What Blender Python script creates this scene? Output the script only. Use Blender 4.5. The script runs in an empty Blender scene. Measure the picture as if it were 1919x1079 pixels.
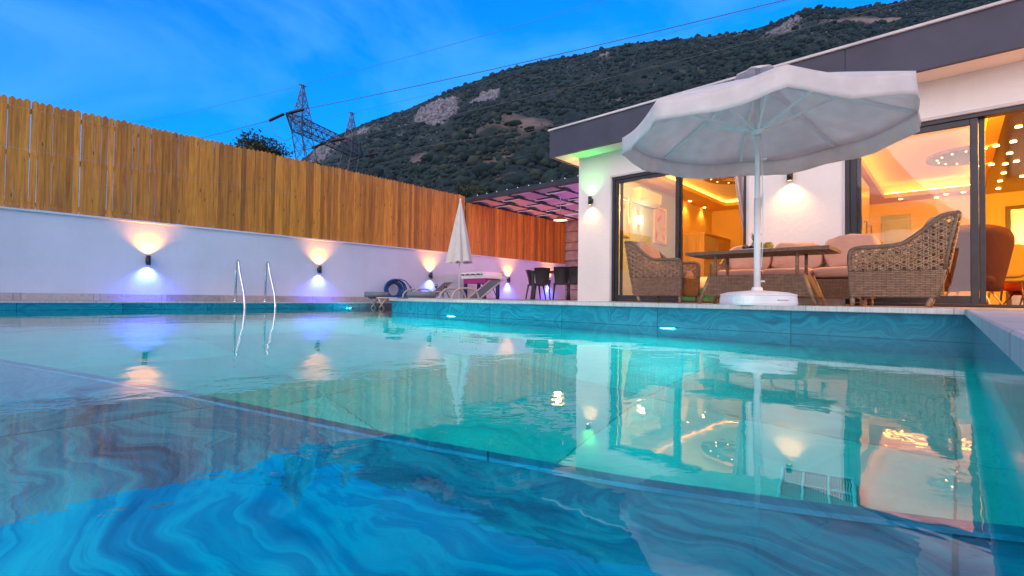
import bpy, math, random
import numpy as np
from mathutils import Vector, noise
random.seed(7)
R = math.radians
C = bpy.context.scene.collection
S = bpy.context.scene
# ------------------------------------------------------------------ camera
FPX = 906.0; EYE = 0.27
_y, _p, _r = R(42.438), R(1.191), R(0.776)
_F = Vector((-math.sin(_y)*math.cos(_p), math.cos(_y)*math.cos(_p), math.sin(_p)))
_R0 = Vector((math.cos(_y), math.sin(_y), 0)); _U0 = _R0.cross(_F)
_R = _R0*math.cos(_r) + _U0*math.sin(_r); _U = _U0*math.cos(_r) - _R0*math.sin(_r)
EP = Vector((0, 0, EYE))
cam = bpy.data.cameras.new('camera'); co = bpy.data.objects.new('camera', cam); C.objects.link(co)
from mathutils import Matrix
m = Matrix((( _R.x, _U.x, -_F.x, 0), (_R.y, _U.y, -_F.y, 0), (_R.z, _U.z, -_F.z, EYE), (0, 0, 0, 1)))
co.matrix_world = m
cam.sensor_width = 36; cam.lens = FPX/1919*36; cam.clip_start = 0.02; cam.clip_end = 9000
S.camera = co
def at(px, py, X=None, Y=None, Z=None, d=None):
    v = _F + _R*((px-959.5)/FPX) - _U*((py-539.5)/FPX)
    if X is not None: t = X/v.x
    elif Y is not None: t = Y/v.y
    elif Z is not None: t = (Z-EYE)/v.z
    else: t = d
    return EP + v*t
# ------------------------------------------------------------------ materials
MATS = {}
class NT:
    def __init__(s, name):
        s.m = bpy.data.materials.new(name); s.m.use_nodes = True; s.t = s.m.node_tree; s.t.nodes.clear()
        s.out = s.n('ShaderNodeOutputMaterial')
    def n(s, typ, **k):
        nd = s.t.nodes.new(typ)
        for a, b in k.items(): setattr(nd, a, b)
        return nd
    def l(s, a, b): s.t.links.new(a, b)
    def coord(s, scale=(1, 1, 1), rot=(0, 0, 0), kind='Object'):
        tc = s.n('ShaderNodeTexCoord'); mp = s.n('ShaderNodeMapping')
        mp.inputs['Scale'].default_value = scale; mp.inputs['Rotation'].default_value = rot
        s.l(tc.outputs[kind], mp.inputs['Vector']); return mp.outputs['Vector']
    def noise(s, vec, scale, detail=4, rough=.55, dist=0):
        nd = s.n('ShaderNodeTexNoise'); nd.inputs['Scale'].default_value = scale; nd.inputs['Detail'].default_value = detail
        nd.inputs['Roughness'].default_value = rough; nd.inputs['Distortion'].default_value = dist
        if vec is not None: s.l(vec, nd.inputs['Vector'])
        return nd.outputs['Fac']
    def ramp(s, fac, stops):
        r = s.n('ShaderNodeValToRGB'); e = r.color_ramp.elements
        while len(e) < len(stops): e.new(.5)
        for i, (p, c) in enumerate(stops):
            e[i].position = p; e[i].color = (*c, 1) if len(c) == 3 else c
        s.l(fac, r.inputs['Fac']); return r.outputs['Color']
    def mix(s, fac, a, b, typ='MIX'):
        mx = s.n('ShaderNodeMix', data_type='RGBA', blend_type=typ)
        for sock, v in ((mx.inputs[0], fac), (mx.inputs[6], a), (mx.inputs[7], b)):
            if isinstance(v, (int, float)): sock.default_value = v
            elif isinstance(v, tuple): sock.default_value = (*v, 1) if len(v) == 3 else v
            else: s.l(v, sock)
        return mx.outputs[2]
    def math(s, op, a, b=0, c=None):
        mx = s.n('ShaderNodeMath', operation=op)
        for i, v in enumerate((a, b) if c is None else (a, b, c)):
            if isinstance(v, (int, float)): mx.inputs[i].default_value = v
            else: s.l(v, mx.inputs[i])
        return mx.outputs[0]
    def bump(s, h, strength=.3, dist=.01, normal=None):
        b = s.n('ShaderNodeBump'); b.inputs['Strength'].default_value = strength; b.inputs['Distance'].default_value = dist
        s.l(h, b.inputs['Height'])
        if normal is not None: s.l(normal, b.inputs['Normal'])
        return b.outputs['Normal']
    def bsdf(s, col, rough=.5, metal=0, normal=None, **k):
        b = s.n('ShaderNodeBsdfPrincipled')
        for nm, v in [('Base Color', col), ('Roughness', rough), ('Metallic', metal)]+list(k.items()):
            if isinstance(v, tuple): b.inputs[nm].default_value = (*v, 1) if len(v) == 3 else v
            elif isinstance(v, (int, float)): b.inputs[nm].default_value = v
            else: s.l(v, b.inputs[nm])
        if normal is not None: s.l(normal, b.inputs['Normal'])
        s.l(b.outputs[0], s.out.inputs['Surface']); return b
def plain(name, c, rough=.5, metal=0, var=.12, scale=6, bs=60, bd=.002, **k):
    if name in MATS: return MATS[name]
    t = NT(name); v = t.coord()
    n1 = t.noise(v, scale, 5)
    c2 = tuple(x*(1-var*1.6) for x in c); c1 = tuple(min(1, x*(1+var)) for x in c)
    col = t.ramp(n1, [(.3, c2), (.7, c1)])
    nb = t.noise(v, bs, 3)
    t.bsdf(col, rough, metal, t.bump(nb, .35, bd), **k)
    MATS[name] = t.m; return t.m
def emit(name, c, st):
    if name in MATS: return MATS[name]
    t = NT(name); e = t.n('ShaderNodeEmission'); e.inputs[0].default_value = (*c, 1); e.inputs[1].default_value = st
    t.l(e.outputs[0], t.out.inputs['Surface']); MATS[name] = t.m; return t.m
def m_plaster(name, c, dirt=.1):
    t = NT(name); v = t.coord()
    a = t.noise(v, .9, 5, .6); b = t.noise(v, 14, 4, .6); 
    col = t.ramp(a, [(.3, tuple(x*(1-dirt*1.3) for x in c)), (.62, c)])
    sv = t.coord((9, 9, .5)); sn = t.noise(sv, 1.0, 4, .6); col = t.mix(1, col, t.ramp(sn, [(.32, (.98, .978, .97)), (.5, (1, 1, 1))]), 'MULTIPLY')
    n = t.bump(b, .35, .012); n = t.bump(t.noise(v, 120, 2), .25, .003, n)
    t.bsdf(col, .85, 0, n); MATS[name] = t.m; return t.m
def m_wood():
    t = NT('fence_wood'); v = t.coord()
    at_ = t.n('ShaderNodeVertexColor', layer_name='tint')
    sep = t.n('ShaderNodeSeparateColor'); t.l(at_.outputs['Color'], sep.inputs[0])
    # offset grain per board
    cx = t.n('ShaderNodeVectorMath', operation='MULTIPLY_ADD'); t.l(at_.outputs['Color'], cx.inputs[0]); cx.inputs[1].default_value = (37, 23, 61); t.l(v, cx.inputs[2])
    mp = t.n('ShaderNodeMapping'); mp.inputs['Scale'].default_value = (16, 16, 1.1); t.l(cx.outputs[0], mp.inputs[0])
    g = t.noise(mp.outputs[0], 1.6, 6, .6, .6)
    mp2 = t.n('ShaderNodeMapping'); mp2.inputs['Scale'].default_value = (9, 9, 2.3); t.l(cx.outputs[0], mp2.inputs[0])
    vo = t.n('ShaderNodeTexVoronoi'); vo.inputs['Scale'].default_value = 1.15; vo.inputs['Randomness'].default_value = 1; t.l(mp2.outputs[0], vo.inputs['Vector'])
    knot = t.ramp(vo.outputs['Distance'], [(.05, (0, 0, 0)), (.12, (1, 1, 1))])
    base = t.ramp(g, [(.25, (.30, .10, .010)), (.5, (.56, .21, .018)), (.75, (.74, .31, .034))])
    tone = t.ramp(sep.outputs[0], [(0, (.60, .55, .50)), (.35, (.90, .86, .8)), (.75, (1.02, 1.0, .95)), (1, (1.28, 1.26, 1.2))])
    col = t.mix(1, base, tone, 'MULTIPLY')
    col = t.mix(t.math('SUBTRACT', 1, knot), col, (.10, .03, .008))
    t.bsdf(col, .55, 0, t.bump(g, .4, .006)); MATS['fence_wood'] = t.m; return t.m
def m_marble(name, cols, scale=1.0, tile=(1.2, .6), wall=False, rough=.18, joint=.004, warp=1.1, jc=None, spec=.5):
    t = NT(name); tc = t.n('ShaderNodeTexCoord'); v = tc.outputs['Object']
    sx = t.n('ShaderNodeSeparateXYZ'); t.l(v, sx.inputs[0])
    if wall:
        u = t.math('ADD', sx.outputs[0], sx.outputs[1]); w = sx.outputs[2]
    else: u, w = sx.outputs[0], sx.outputs[1]
    # cell ids so that the veins break at each tile
    cu = t.math('FLOOR', t.math('DIVIDE', u, tile[0])); cw = t.math('FLOOR', t.math('DIVIDE', w, tile[1]))
    cid = t.n('ShaderNodeCombineXYZ'); t.l(t.math('MULTIPLY', cu, 7.31), cid.inputs[0]); t.l(t.math('MULTIPLY', cw, 3.77), cid.inputs[1])
    cmb = t.n('ShaderNodeCombineXYZ'); t.l(u, cmb.inputs[0]); t.l(w, cmb.inputs[1])
    ad = t.n('ShaderNodeVectorMath', operation='ADD'); t.l(cmb.outputs[0], ad.inputs[0]); t.l(cid.outputs[0], ad.inputs[1])
    n1 = t.n('ShaderNodeTexNoise'); n1.inputs['Scale'].default_value = 1.3*scale; n1.inputs['Detail'].default_value = 3; t.l(ad.outputs[0], n1.inputs['Vector'])
    ma = t.n('ShaderNodeVectorMath', operation='MULTIPLY_ADD'); t.l(n1.outputs['Color'], ma.inputs[0]); ma.inputs[1].default_value = (warp, warp*1.3, 0); t.l(ad.outputs[0], ma.inputs[2])
    mp = t.n('ShaderNodeMapping'); mp.inputs['Scale'].default_value = (.55*scale, 3.2*scale, 1); mp.inputs['Rotation'].default_value = (0, 0, .5); t.l(ma.outputs[0], mp.inputs[0])
    n2 = t.noise(mp.outputs[0], 2.0, 8, .62, .5)
    col = t.ramp(n2, [(.30, cols[0]), (.42, cols[1]), (.50, cols[2]), (.54, cols[1]), (.66, cols[2]), (.8, cols[3])])
    # broad tone per tile
    wn = t.n('ShaderNodeTexWhiteNoise'); t.l(cid.outputs[0], wn.inputs['Vector'])
    tone = t.ramp(wn.outputs['Value'], [(0, (.74, .76, .78)), (1, (1.12, 1.1, 1.08))])
    col = t.mix(1, col, tone, 'MULTIPLY')
    fu = t.math('ABSOLUTE', t.math('SUBTRACT', t.math('FRACT', t.math('DIVIDE', u, tile[0])), .5)); fw = t.math('ABSOLUTE', t.math('SUBTRACT', t.math('FRACT', t.math('DIVIDE', w, tile[1])), .5))
    ju = t.math('GREATER_THAN', fu, .5-joint/tile[0]); jw = t.math('GREATER_THAN', fw, .5-joint/tile[1])
    j = t.math('MAXIMUM', ju, jw)
    col = t.mix(j, col, jc or tuple(x*.5 for x in cols[1]))
    t.bsdf(col, rough, 0, t.bump(t.noise(v, 9, 4), .1, .01), **{'Specular IOR Level': spec}); MATS[name] = t.m; return t.m
def m_wicker(name, c, hz=.016, wd=.07):
    t = NT(name); tc = t.n('ShaderNodeTexCoord'); sx = t.n('ShaderNodeSeparateXYZ'); t.l(tc.outputs['Object'], sx.inputs[0])
    cm = t.n('ShaderNodeCombineXYZ'); t.l(t.math('ADD', sx.outputs[0], sx.outputs[1]), cm.inputs[0]); t.l(sx.outputs[2], cm.inputs[1])
    b = t.n('ShaderNodeTexBrick'); t.l(cm.outputs[0], b.inputs['Vector'])
    b.inputs['Color1'].default_value = (*c, 1); b.inputs['Color2'].default_value = (*[x*.72 for x in c], 1); b.inputs['Mortar'].default_value = (*[x*.16 for x in c], 1)
    b.inputs['Scale'].default_value = 1; b.inputs['Mortar Size'].default_value = hz*.16; b.inputs['Mortar Smooth'].default_value = .6
    b.inputs['Brick Width'].default_value = wd; b.inputs['Row Height'].default_value = hz; b.inputs['Bias'].default_value = -.1
    nz = t.noise(tc.outputs['Object'], 25, 3)
    col = t.mix(.55, b.outputs['Color'], t.ramp(nz, [(.3, (.45, .42, .4)), (.7, (1.2, 1.15, 1.1))]), 'MULTIPLY')
    inv = t.math('SUBTRACT', 1, b.outputs['Fac'])
    t.bsdf(col, .5, 0, t.bump(inv, .8, .006)); MATS[name] = t.m; return t.m
def m_glass(name='pane_glass', tint=(.93, .95, .96), ior=1.5):
    t = NT(name); fr = t.n('ShaderNodeFresnel'); fr.inputs[0].default_value = ior
    a = t.n('ShaderNodeBsdfTransparent'); a.inputs[0].default_value = (*tint, 1)
    g = t.n('ShaderNodeBsdfGlossy'); g.inputs['Roughness'].default_value = 0.02; g.inputs['Color'].default_value = (1, 1, 1, 1)
    mx = t.n('ShaderNodeMixShader'); t.l(fr.outputs[0], mx.inputs[0]); t.l(a.outputs[0], mx.inputs[1]); t.l(g.outputs[0], mx.inputs[2])
    t.l(mx.outputs[0], t.out.inputs['Surface']); MATS[name] = t.m; return t.m
def m_water():
    t = NT('pool_water'); v = t.coord()
    mp = t.coord((1.0, 1.0, 1), (0, 0, R(42)))
    # calm pool: broad swell plus patches of fine ripples
    n1 = t.noise(mp, 1.6, 2, .5, .3); n2 = t.noise(mp, 7.0, 3, .55, .4)
    patch = t.ramp(t.noise(v, .55, 2), [(.38, (.25, .25, .25)), (.62, (1, 1, 1))])
    h2 = t.math('MULTIPLY', n2, patch)
    nr = t.bump(n1, 1, .0042); nr = t.bump(h2, 1, .0014, nr)
    fr = t.n('ShaderNodeFresnel'); fr.inputs[0].default_value = 1.66; t.l(nr, fr.inputs['Normal'])
    q = t.n('ShaderNodeBsdfRefraction'); q.inputs['IOR'].default_value = 1.4; q.inputs['Roughness'].default_value = 0; q.inputs['Color'].default_value = (.10, .97, 1, 1); t.l(nr, q.inputs['Normal'])
    gl = t.n('ShaderNodeBsdfGlossy'); gl.inputs['Roughness'].default_value = .012; gl.inputs['Color'].default_value = (.92, .90, .92, 1); t.l(nr, gl.inputs['Normal'])
    g = t.n('ShaderNodeMixShader'); t.l(fr.outputs[0], g.inputs[0]); t.l(q.outputs[0], g.inputs[1]); t.l(gl.outputs[0], g.inputs[2])
    t.l(g.outputs[0], t.out.inputs['Surface']); MATS['pool_water'] = t.m; return t.m
def m_fabric(name, c, bs=240, transl=0.0, fold=0):
    t = NT(name); v = t.coord()
    col = t.ramp(t.noise(v, 5, 4), [(.3, tuple(x*.86 for x in c)), (.7, c)])
    n = t.bump(t.noise(v, bs, 2), .3, .002)
    if fold: n = t.bump(t.noise(v, 7, 4, .6, 1.2), .6, fold, n)
    b = t.bsdf(col, .9, 0, n)
    if transl:
        tr = t.n('ShaderNodeBsdfTranslucent'); t.l(col, tr.inputs[0]); mx = t.n('ShaderNodeMixShader'); mx.inputs[0].default_value = transl
        t.l(b.outputs[0], mx.inputs[1]); t.l(tr.outputs[0], mx.inputs[2]); t.l(mx.outputs[0], t.out.inputs['Surface'])
    MATS[name] = t.m; return t.m
def m_woodgrain(name, a, b_, axis='Z', sc=1.0, rough=.45):
    t = NT(name); sca = {'Z': (14, 14, 1), 'X': (1, 14, 14), 'Y': (14, 1, 14)}[axis]
    v = t.coord(tuple(x*sc for x in sca)); g = t.noise(v, 1.3, 6, .6, .8)
    t.bsdf(t.ramp(g, [(.3, a), (.7, b_)]), rough, 0, t.bump(g, .15, .003)); MATS[name] = t.m; return t.m
M = MATS
m_wood(); m_water(); m_glass()
m_plaster('white_plaster', (.63, .65, .76)); m_plaster('villa_plaster', (.86, .82, .77), .06)
m_marble('pool_tile', [(.003, .13, .22), (.006, .20, .31), (.012, .30, .42), (.04, .44, .50)], 1.0, (1.2, .62), True, .12)
m_marble('shelf_tile', [(.003, .07, .15), (.010, .26, .40), (.02, .50, .58), (.05, .66, .70)], 1.25, (1.6, 1.25), False, .3, .004, .5)
m_marble('floor_tile', [(.004, .36, .30), (.005, .46, .40), (.008, .54, .45), (.015, .60, .50)], .8, (1.2, 1.2), False, .3)
m_marble('grey_tile', [(.08, .10, .12), (.10, .13, .15), (.13, .16, .18), (.2, .22, .24)], 1, (.6, .3), True, .3)
m_marble('coping_stone', [(.30, .31, .33), (.42, .43, .44), (.55, .56, .57), (.66, .66, .66)], 3.0, (.9, .9), False, .45, .003)
m_marble('deck_stone', [(.33, .25, .21), (.46, .37, .32), (.58, .49, .43), (.64, .56, .50)], 1.6, (1.2, .6), False, .4, .002)
m_marble('skirting_stone', [(.30, .27, .28), (.40, .36, .36), (.50, .46, .45), (.6, .56, .55)], 2, (.9, .6), True, .5, .003)
m_wicker('wicker', (.31, .19, .11)); m_wicker('wicker_fine', (.34, .24, .16), .012, .03)
plain('strand', (.35, .22, .13), .5, 0, .3, 30); plain('dark_metal', (.035, .037, .045), .38, .3, .15)
plain('steel', (.75, .76, .78), .12, 1, .03); plain('galvanised', (.13, .15, .16), .5, .3, .2, 2)
plain('white_plastic', (.80, .80, .82), .4, 0, .04); plain('white_metal', (.78, .78, .80), .35, 0, .05)
plain('fascia_grey', (.050, .053, .085), .6, 0, .12, 3); plain('trim_light', (.62, .60, .6), .6, 0, .1, 3)
plain('black_plastic', (.018, .017, .022), .45, 0, .2); plain('blue_hose', (.01, .09, .28), .35, 0, .15)
plain('beige_tube', (.46, .41, .37), .4, .2, .1); plain('grey_mesh', (.09, .09, .105), .8, 0, .15, 80)
m_fabric('towel', (.16, .20, .25), 150); m_fabric('canopy_cloth', (.93, .89, .88), 300, .42, .006)
m_fabric('parasol_cloth', (.74, .72, .68), 300, .1, .012)
m_fabric('pink_cushion', (.60, .33, .23), 260, 0, .02); m_fabric('tan_cushion', (.52, .33, .24), 260, 0, .02)
m_fabric('curtain', (.62, .60, .70), 200, .2); m_fabric('red_velvet', (.035, .001, .002), 90, 0, .01); m_fabric('orange_red', (.30, .03, .01), 90)
m_fabric('olive_fabric', (.20, .14, .03), 120); m_fabric('green_fabric', (.01, .13, .10), 120); m_fabric('bed_linen', (.75, .55, .42), 120, 0, .02)
m_woodgrain('wardrobe_wood', (.42, .24, .09), (.58, .36, .16)); m_woodgrain('brown_ceiling', (.045, .018, .006), (.07, .028, .009), 'Y', .5, .18)
m_woodgrain('ceiling_ring_wood', (.26, .15, .06), (.34, .2, .09), 'X', .5)
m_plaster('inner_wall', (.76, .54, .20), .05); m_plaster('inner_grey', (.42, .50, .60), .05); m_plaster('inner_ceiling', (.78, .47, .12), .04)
m_woodgrain('inner_floor', (.30, .20, .12), (.42, .30, .19), 'Y', .4, .3)
m_woodgrain('pergola_panel', (.50, .36, .44), (.62, .46, .54), 'X', 1.5, .7); plain('stone_column', (.42, .31, .26), .8, 0, .2, 5, 20, .02)
plain('door_grey', (.35, .37, .44), .4, 0, .05); plain('mirror', (.5, .5, .54), .22, .8, .02); plain('cream_cabinet', (.66, .52, .34), .3, 0, .04)
plain('dark_brown', (.05, .025, .015), .4); plain('gold_frame', (.7, .55, .3), .3, .5); plain('red_liquid', (.35, .01, .02), .1)
plain('insulator', (.06, .035, .03), .3); plain('wire_grey', (.12, .12, .13), .6, .3)
plain('bark', (.07, .045, .03), .9); plain('concrete', (.42, .41, .4), .9)
# ------------------------------------------------------------------ mesh builder
class MB:
    def __init__(s): s.v = []; s.f = []; s.sm = []; s.mi = []; s.cur = 0; s.col = []; s.tint = None
    def add(s, vs, fs, smooth=False):
        o = len(s.v); s.v += [tuple(v) for v in vs]
        for f in fs: s.f.append(tuple(i+o for i in f)); s.sm.append(smooth); s.mi.append(s.cur); s.col.append(s.tint)
        return s
    def box(s, a, b):
        (x0, y0, z0), (x1, y1, z1) = [min(p, q) for p, q in zip(a, b)], [max(p, q) for p, q in zip(a, b)]
        s.add([(x0, y0, z0), (x1, y0, z0), (x1, y1, z0), (x0, y1, z0), (x0, y0, z1), (x1, y0, z1), (x1, y1, z1), (x0, y1, z1)],
              [(0, 3, 2, 1), (4, 5, 6, 7), (0, 1, 5, 4), (1, 2, 6, 5), (2, 3, 7, 6), (3, 0, 4, 7)]); return s
    def bbox(s, a, b, r=.01):   # bevelled box
        (x0, y0, z0), (x1, y1, z1) = [min(p, q) for p, q in zip(a, b)], [max(p, q) for p, q in zip(a, b)]
        r = min(r, (x1-x0)*.45, (y1-y0)*.45, (z1-z0)*.45)
        rings = []
        for z, k in ((z0, r), (z0+r, 0), (z1-r, 0), (z1, r)):
            xa, xb, ya, yb = x0+k, x1-k, y0+k, y1-k; q = r
            if k: q = r*.3
            rings.append([(xa+q, ya, z), (xb-q, ya, z), (xb, ya+q, z), (xb, yb-q, z), (xb-q, yb, z), (xa+q, yb, z), (xa, yb-q, z), (xa, ya+q, z)])
        vs = [p for rg in rings for p in rg]; fs = []
        for k in range(3):
            for i in range(8): j = (i+1) % 8; fs.append((k*8+i, k*8+j, k*8+8+j, k*8+8+i))
        fs.append(tuple(range(7, -1, -1))); fs.append(tuple(range(24, 32)))
        s.add(vs, fs); return s
    def tube(s, pts, r, n=8, cap=True, closed=False, smooth=True):
        pts = [Vector(p) for p in pts]; L = len(pts); rs = r if isinstance(r, (list, tuple)) else [r]*L
        vs = []; fs = []; prev = None
        for i, p in enumerate(pts):
            a = pts[(i-1) % L] if (i or closed) else p; b = pts[(i+1) % L] if (i < L-1 or closed) else p
            t = (b-a)
            t = t.normalized() if t.length > 1e-9 else Vector((0, 0, 1))
            if prev is None:
                u = t.cross(Vector((0, 0, 1)))
                if u.length < .05: u = t.cross(Vector((0, 1, 0)))
                u.normalize()
            else:
                u = prev - t*prev.dot(t)
                u = u.normalized() if u.length > 1e-6 else prev
            prev = u; w = t.cross(u)
            for k in range(n):
                an = 2*math.pi*(k+.5)/n; vs.append(p + (u*math.cos(an)+w*math.sin(an))*rs[i])
        for i in range(L if closed else L-1):
            i2 = (i+1) % L
            for k in range(n): k2 = (k+1) % n; fs.append((i*n+k, i*n+k2, i2*n+k2, i2*n+k))
        s.add(vs, fs, smooth)
        if cap and not closed: o = len(s.v)-len(vs); s.add([], []); s.f += [tuple(o+k for k in range(n-1, -1, -1)), tuple(o+(L-1)*n+k for k in range(n))]; s.sm += [False]*2; s.mi += [s.cur]*2; s.col += [s.tint]*2
        return s
    def lathe(s, prof, c=(0, 0, 0), n=24, smooth=True):
        vs = []; fs = []; m_ = len(prof)
        for (r, z) in prof:
            for k in range(n): a = 2*math.pi*k/n; vs.append((c[0]+r*math.cos(a), c[1]+r*math.sin(a), c[2]+z))
        for i in range(m_-1):
            for k in range(n): k2 = (k+1) % n; fs.append((i*n+k, i*n+k2, (i+1)*n+k2, (i+1)*n+k))
        s.add(vs, fs, smooth); return s
    def prism(s, poly, fn, t0, t1):   # poly 2-D, fn(a,b,t)->3D
        n = len(poly); vs = [fn(a, b, t0) for a, b in poly]+[fn(a, b, t1) for a, b in poly]
        fs = [tuple(range(n-1, -1, -1)), tuple(range(n, 2*n))]+[(i, (i+1) % n, n+(i+1) % n, n+i) for i in range(n)]
        s.add(vs, fs); return s
    def pillow(s, c, sz, e=.45, nu=20, nv=12, rot=None, wob=.0, seed=0):
        vs = []; fs = []
        def sp(x, p): return math.copysign(abs(x)**p, x)
        for i in range(nv+1):
            ph = -math.pi/2+math.pi*i/nv
            for j in range(nu):
                th = 2*math.pi*j/nu
                v = Vector((sp(math.cos(ph), e)*sp(math.cos(th), e)*sz[0]/2, sp(math.cos(ph), e)*sp(math.sin(th), e)*sz[1]/2, sp(math.sin(ph), e*1.4)*sz[2]/2))
                if wob: v += Vector(noise.noise_vector(v*9+Vector((seed*3.1, 0, 0))))*wob
                if rot: v = rot @ v
                vs.append(v+Vector(c))
        for i in range(nv):
            for j in range(nu): j2 = (j+1) % nu; fs.append((i*nu+j, i*nu+j2, (i+1)*nu+j2, (i+1)*nu+j))
        s.add(vs, fs, True); return s
    def build(s, name, mats, parent=None, label=None):
        me = bpy.data.meshes.new(name); me.from_pydata(s.v, [], s.f)
        if not isinstance(mats, (list, tuple)): mats = [mats]
        for k in mats: me.materials.append(M[k] if isinstance(k, str) else k)
        me.polygons.foreach_set('use_smooth', s.sm); me.polygons.foreach_set('material_index', s.mi)
        if any(c is not None for c in s.col):
            ca = me.color_attributes.new('tint', 'FLOAT_COLOR', 'CORNER'); data = []
            for f, c in zip(s.f, s.col): data += list(c or (0, 0, 0, 1))*len(f)
            ca.data.foreach_set('color', data)
        me.update(); o = bpy.data.objects.new(name, me); C.objects.link(o)
        if parent is not None: o.parent = parent
        if label: o['label'] = label
        return o
def thing(name, label, cat, loc=(0, 0, 0), rz=0, group=None):
    o = bpy.data.objects.new(name, None); C.objects.link(o); o.location = loc; o.rotation_euler = (0, 0, rz)
    o.empty_display_size = .2
    o['label'] = label; o['category'] = cat
    if group: o['group'] = group
    return o
def tag(o, label, cat, group=None, kind=None):
    o['label'] = label; o['category'] = cat
    if group: o['group'] = group
    if kind: o['kind'] = kind
    return o
def struct(name, mb, mt, label=None):
    o = mb.build(name, mt); o['kind'] = 'structure'; o['label'] = label or name.replace('_', ' '); o['category'] = name.split('_')[-1]; return o
def dup(root, loc, rz, label, group=None):
    r = root.copy(); C.objects.link(r); r.location = loc; r.rotation_euler = (0, 0, rz); r['label'] = label
    if group: r['group'] = group
    for ch in list(root.children):
        c = ch.copy(); C.objects.link(c); c.parent = r
        for g in ch.children:
            d = g.copy(); C.objects.link(d); d.parent = c
    return r
def lamp(name, typ, loc, color, power, parent=None, direction=None, **k):
    l = bpy.data.lights.new(name, typ); l.color = color; l.energy = power
    for a, b in k.items(): setattr(l, a, b)
    o = bpy.data.objects.new(name, l); C.objects.link(o); o.location = loc
    if direction is not None: o.rotation_euler = Vector(direction).to_track_quat('-Z', 'Y').to_euler()
    if parent is not None: o.parent = parent
    return o
def clip_lines(poly, ang, sp, off=0):
    """line segments of one family inside a polygon"""
    d = Vector((math.cos(ang), math.sin(ang))); n = Vector((-d.y, d.x)); out = []
    ks = [Vector(p).dot(n) for p in poly]; k = math.floor(min(ks)/sp)*sp+off
    while k < max(ks):
        ts = []
        for i in range(len(poly)):
            a, b = Vector(poly[i]), Vector(poly[(i+1) % len(poly)]); ka, kb = a.dot(n)-k, b.dot(n)-k
            if (ka > 0) != (kb > 0): q = a+(b-a)*(ka/(ka-kb)); ts.append(q.dot(d))
        ts.sort()
        for i in range(0, len(ts)-1, 2):
            if ts[i+1]-ts[i] > .01: out.append((d*ts[i]+n*k, d*ts[i+1]+n*k))
        k += sp
    return out
# ------------------------------------------------------------------ key levels
WZ = 0.0; TZ = .237; CB = .196; DZ = .133; FX = -10.22; PX = -9.93
FY = 4.57; HY = 7.96; SH = -.30
RXC = .054; RXW = .10
exec_order = []
# ================================================================== SETTING
# pool basin
b = MB()
b.box((PX-.25, -3.3, -1.5), (RXW+.3, 8.3, -1.3)); struct('pool_floor', b, 'floor_tile', 'turquoise tiled pool floor under deep water')
b = MB(); b.box((RXW, -3.2, -1.3), (RXW+.3, FY+.05, CB)); b.box((-4.8, FY+.05, -1.3), (RXW+.3, FY+.36, CB))
b.box((-6.94, FY+.05, -1.3), (-4.8, FY+.36, CB)); b.box((PX-.2, -3.2, -1.3), (PX, 5.5, DZ-.03)); b.box((PX-.2, -3.3, -1.3), (RXW+.3, -3.2, CB))
b.box((-4.8, FY+.36, -1.3), (-4.6, 8.1, CB))
struct('pool_wall', b, 'pool_tile', 'blue green marble tiled walls round the pool')
b = MB(); b.box((PX-.2, 5.5, -1.3), (PX, 8.1, DZ-.03)); b.box((PX-.2, 8.1, -1.3), (-4.6, 8.3, DZ-.03))
struct('pool_bay_wall', b, 'grey_tile', 'dark grey tiled wall of the shallow bay')
# shallow ledge near the viewer, its edge runs slantwise across the pool
EO = [(RXW, 1.12), (-.130, 1.033), (-.303, .964), (-.496, .888), (-.731, .808), (-1.031, .694), (-1.459, .558), (-1.865, .430), (-2.376, .270), (-3.0, .070), (-5, -.58), (-8, -1.55), (PX, -2.18)]
b = MB(); b.prism([(PX, -3.2)]+[(RXW, -3.2)]+[(x, y) for x, y in EO], lambda a, c, t: (a, c, t), -1.3, SH)
struct('pool_shelf', b, 'shelf_tile', 'shallow blue marble ledge under the water in front')
b = MB()
for (xa, ya), (xb, yb) in zip(EO[:-1], EO[1:]):
    for (o0, o1, z0, z1, mi) in ((-.035, .02, SH+.004, SH+.014, 0),):
        b.cur = mi; b.add([(xa, ya+o0, z0), (xb, yb+o0, z0), (xb, yb+o1, z0), (xa, ya+o1, z0), (xa, ya+o0+.012, z1), (xb, yb+o0+.012, z1), (xb, yb+o1-.008, z1), (xa, ya+o1-.008, z1)],
              [(0, 1, 2, 3), (7, 6, 5, 4), (4, 5, 1, 0), (6, 7, 3, 2)])
struct('shelf_edging', b, 'pool_tile', 'raised marble nosing along the underwater ledge')
b = MB(); b.box((-9.7, FY+.4, -1.3), (-4.8, 8.1, -.03)); struct('sunning_ledge', b, 'grey_tile', 'shallow submerged ledge the loungers stand on')
b = MB(); n = 1
b.add([(PX, -3.2, 0), (RXW, -3.2, 0), (RXW, FY+.05, 0), (PX, FY+.05, 0), (-6.94, FY+.05, 0), (-4.8, FY+.36, 0), (-4.8, 8.1, 0), (PX, 8.1, 0), (-6.94, FY+.36, 0)],
      [(0, 1, 2, 4, 3), (3, 4, 8, 5, 6, 7)])
water = struct('pool_water', b, 'pool_water', 'still pool water reflecting the villa and sky')
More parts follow.
